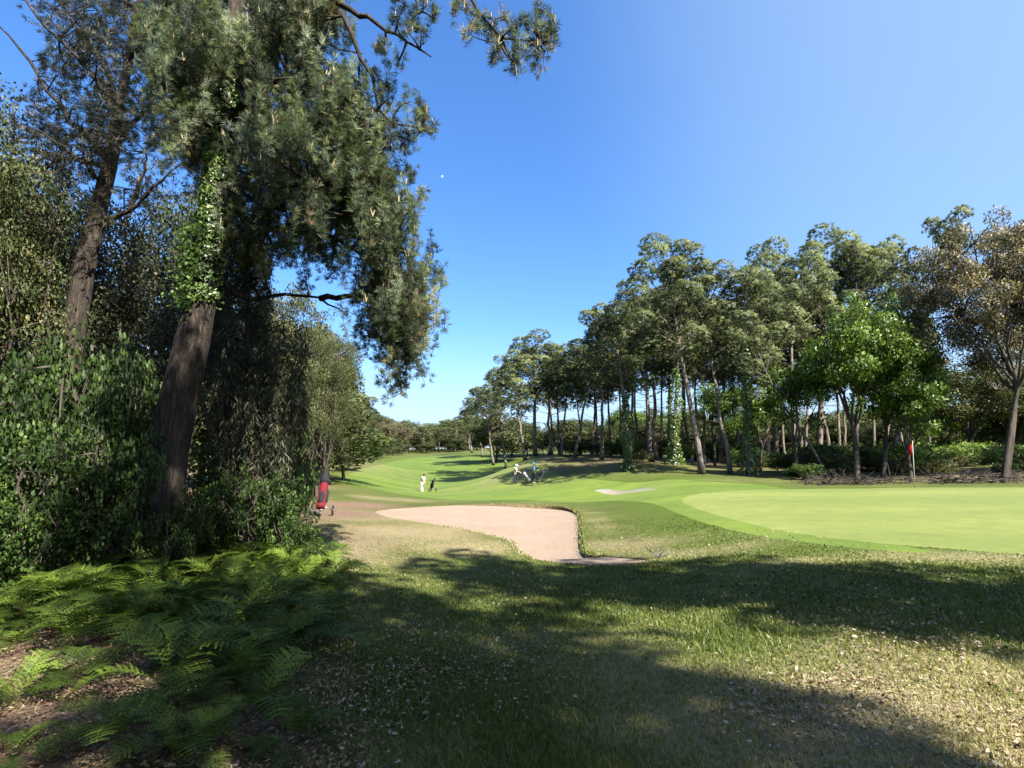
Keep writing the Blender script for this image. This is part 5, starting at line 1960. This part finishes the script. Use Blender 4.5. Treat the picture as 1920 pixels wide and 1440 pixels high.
# facing: angle 0 looks to -y (at the viewer)
person(gpos(792, 50), math.radians(60), address, M['white'], M['white'], M['hairdark'], False, M['white'], 'golfer dressed all in white standing on the fairway beside the black trolley')
person(gpos(966, 44.5), math.radians(80), walk, M['white'], M['navy'], M['white'], True, M['navy'], 'golfer in white shirt and dark trousers walking behind the pale pink bag')
person(gpos(1000, 44.0), math.radians(100), stand, M['sky'], M['navy'], M['sky'], True, M['white'], 'golfer in sky blue top and dark trousers on the fairway')


# ------------------------------------------------------------------ trolleys and bags
def wheel(parent, c, r, w):
    e = MB()
    k = 20
    ang = np.linspace(0, 2 * PI, k, endpoint=False)
    P = np.array([[0, math.cos(a) * r, math.sin(a) * r] for a in ang])
    P = np.vstack([P, P[:1]]) + np.array(c)
    tube(e, P, w, 8, 0.5, False)
    o = e.build('wheel', M['dark'], parent, True)
    h = MB()
    tube(h, [np.array(c) + [-0.03, 0, 0], np.array(c) + [0.03, 0, 0]], [0.03, 0.03], 10)
    for a in ang[::4]:
        tube(h, [np.array(c), np.array(c) + [0, math.cos(a) * r, math.sin(a) * r]], [0.009, 0.009], 5)
    h.build('rim', M['alloy'], o)
    return o


def trolley(loc, face, label, s=1.0):
    e = empty('golf_trolley', loc)
    e.rotation_euler = (0, 0, face)
    e.scale = (s, s, s)
    f = MB()
    tube(f, [(0, -0.45, 0.16), (0, -0.1, 0.42), (0, 0.35, 0.85), (0, 0.52, 1.02)], [0.018] * 4, 8)
    tube(f, [(-0.30, 0, 0.16), (0, 0.0, 0.30), (0.30, 0, 0.16)], [0.014] * 3, 8)
    tube(f, [(-0.09, -0.40, 0.2), (0.09, -0.40, 0.2)], [0.015] * 2, 8)
    tube(f, [(-0.1, 0.26, 0.80), (0, 0.28, 0.74), (0.1, 0.26, 0.80)], [0.014] * 3, 8)
    f.build('frame', M['alloy'], e, True)
    h = MB()
    tube(h, [(-0.13, 0.56, 1.00), (-0.06, 0.54, 1.05), (0.06, 0.54, 1.05), (0.13, 0.56, 1.00)], [0.017] * 4, 8)
    h.build('handle', M['dark'], e, True)
    wheel(e, (-0.32, 0.0, 0.155), 0.13, 0.026)
    wheel(e, (0.32, 0.0, 0.155), 0.13, 0.026)
    wheel(e, (0, -0.47, 0.11), 0.09, 0.022)
    tag(e, label, 'golf trolley', 'golf trolleys on the course')
    return e


def golf_bag(loc, face, main, trim, label, s=1.0, hood=False, seed=0):
    r = np.random.default_rng(seed)
    e = empty('golf_bag', loc)
    e.rotation_euler = (0, 0, face)
    e.scale = (s, s, s)
    a, b = np.array([0, -0.40, 0.24]), np.array([0, 0.17, 0.98])
    ax = norm(b - a)
    nrm = norm(np.cross([1, 0, 0], ax))
    mb = MB()
    tube(mb, [a, a + ax * 0.06, a + (b - a) * 0.5, b - ax * 0.1, b], [0.115, 0.135, 0.13, 0.125, 0.12], 16)
    mb.build('bag_body', main, e, True)
    mb = MB()
    tube(mb, [b - ax * 0.04, b + ax * 0.03], [0.132, 0.132], 16)
    mb.build('bag_rim', trim, e, True)
    for sx, lo_, hi_ in ((0, 0.12, 0.55), (1, 0.2, 0.7)):
        mb = MB()
        off = nrm * 0.11 if sx == 0 else np.array([0.11, 0, 0])
        tube(mb, [a + ax * lo_ + off, a + ax * (lo_ + 0.05) + off, a + ax * (hi_ - 0.06) + off, a + ax * hi_ + off], [0.03, 0.075, 0.07, 0.03], 10)
        mb.build('pocket', trim, e, True)
    if hood:
        mb = MB()
        tube(mb, [b, b + ax * 0.1 + [0, 0, 0.03], b + ax * 0.28 + [0, 0, 0.06], b + ax * 0.40 + [0.0, 0, 0.1]], [0.135, 0.145, 0.10, 0.03], 14)
        mb.build('rain_hood', M['black_cloth'], e, True)
    else:
        for k in range(7):
            p = b + np.array([r.normal(0, 0.045), 0, 0]) + nrm * r.normal(0, 0.045)
            d = norm(ax + r.normal(0, 0.08, 3))
            L = r.uniform(0.12, 0.28)
            mb = MB()
            tube(mb, [p - d * 0.05, p + d * L], [0.006, 0.005], 6)
            if k < 3:
                tube(mb, [p + d * (L - 0.03), p + d * (L + 0.04), p + d * (L + 0.10)], [0.025, 0.045, 0.025], 8)
            else:
                q = p + d * L
                tube(mb, [q, q + np.array([0.05, 0, 0.02]), q + np.array([0.075, 0, 0.03])], [0.012, 0.02, 0.012], 6)
            mb.build('golf_club', M['dark'] if k < 3 else M['steel'], e)
    tag(e, label, 'golf bag', 'golf bags strapped on trolleys')
    return e


for px, Y, fc, main, trim, lt, lb_, hd, s in [
    (812, 50, 205, 'black_cloth', 'black_cloth', 'trolley carrying the black golf bag beside the golfer in white', 'black golf bag beside the golfer dressed all in white', False, 1.05),
    (985, 44.3, 80, 'pink_bag', 'black_cloth', 'trolley under the pale pink bag between the two golfers', 'pale pink golf bag between the two right hand golfers', False, 1.0),
    (1018, 44.0, 250, 'grey_bag', 'black_cloth', 'trolley under the greyish bag right of the golfer in blue', 'greyish golf bag right of the golfer in sky blue', False, 1.0),
    (608, 15.2, 12, 'red_bag', 'black_cloth', 'trolley under the red bag at the edge of the left wood', 'red golf bag with a black hood at the edge of the left wood', True, 0.92),
]:
    g = gpos(px, Y)
    trolley(g, math.radians(fc), lt, s)
    golf_bag(g, math.radians(fc), M[main], M[trim], lb_, s, hd, int(px))

# ------------------------------------------------------------------ moon
mp_ = at(829, 331, 3000)
mb = MB()
V, F = [], []
for i in range(9):
    for j in range(16):
        ph, a = PI * i / 8, 2 * PI * j / 16
        V.append((math.sin(ph) * math.cos(a), math.sin(ph) * math.sin(a), math.cos(ph)))
for i in range(8):
    for j in range(16):
        a, b = i * 16 + j, i * 16 + (j + 1) % 16
        F += [(a, a + 16, b + 16), (a, b + 16, b)]
mb.add(np.array(V) * 8.5, F)
M['moon'] = bpy.data.materials.new('pale_moon')
t, nd, lk = nodes_of(M['moon'])
out = nd.new('ShaderNodeOutputMaterial')
tr = nd.new('ShaderNodeBsdfTransparent')
df = nd.new('ShaderNodeBsdfDiffuse')
df.inputs['Color'].default_value = (0.6, 0.6, 0.6, 1)
mx = nd.new('ShaderNodeMixShader')
mx.inputs[0].default_value = 0.3
lk.new(tr.outputs[0], mx.inputs[1])
lk.new(df.outputs[0], mx.inputs[2])
lk.new(mx.outputs[0], out.inputs['Surface'])
mo = mb.build('moon', M['moon'], None, True)
mo.location = mp_
tag(mo, 'tiny pale day moon in the blue sky', 'moon')
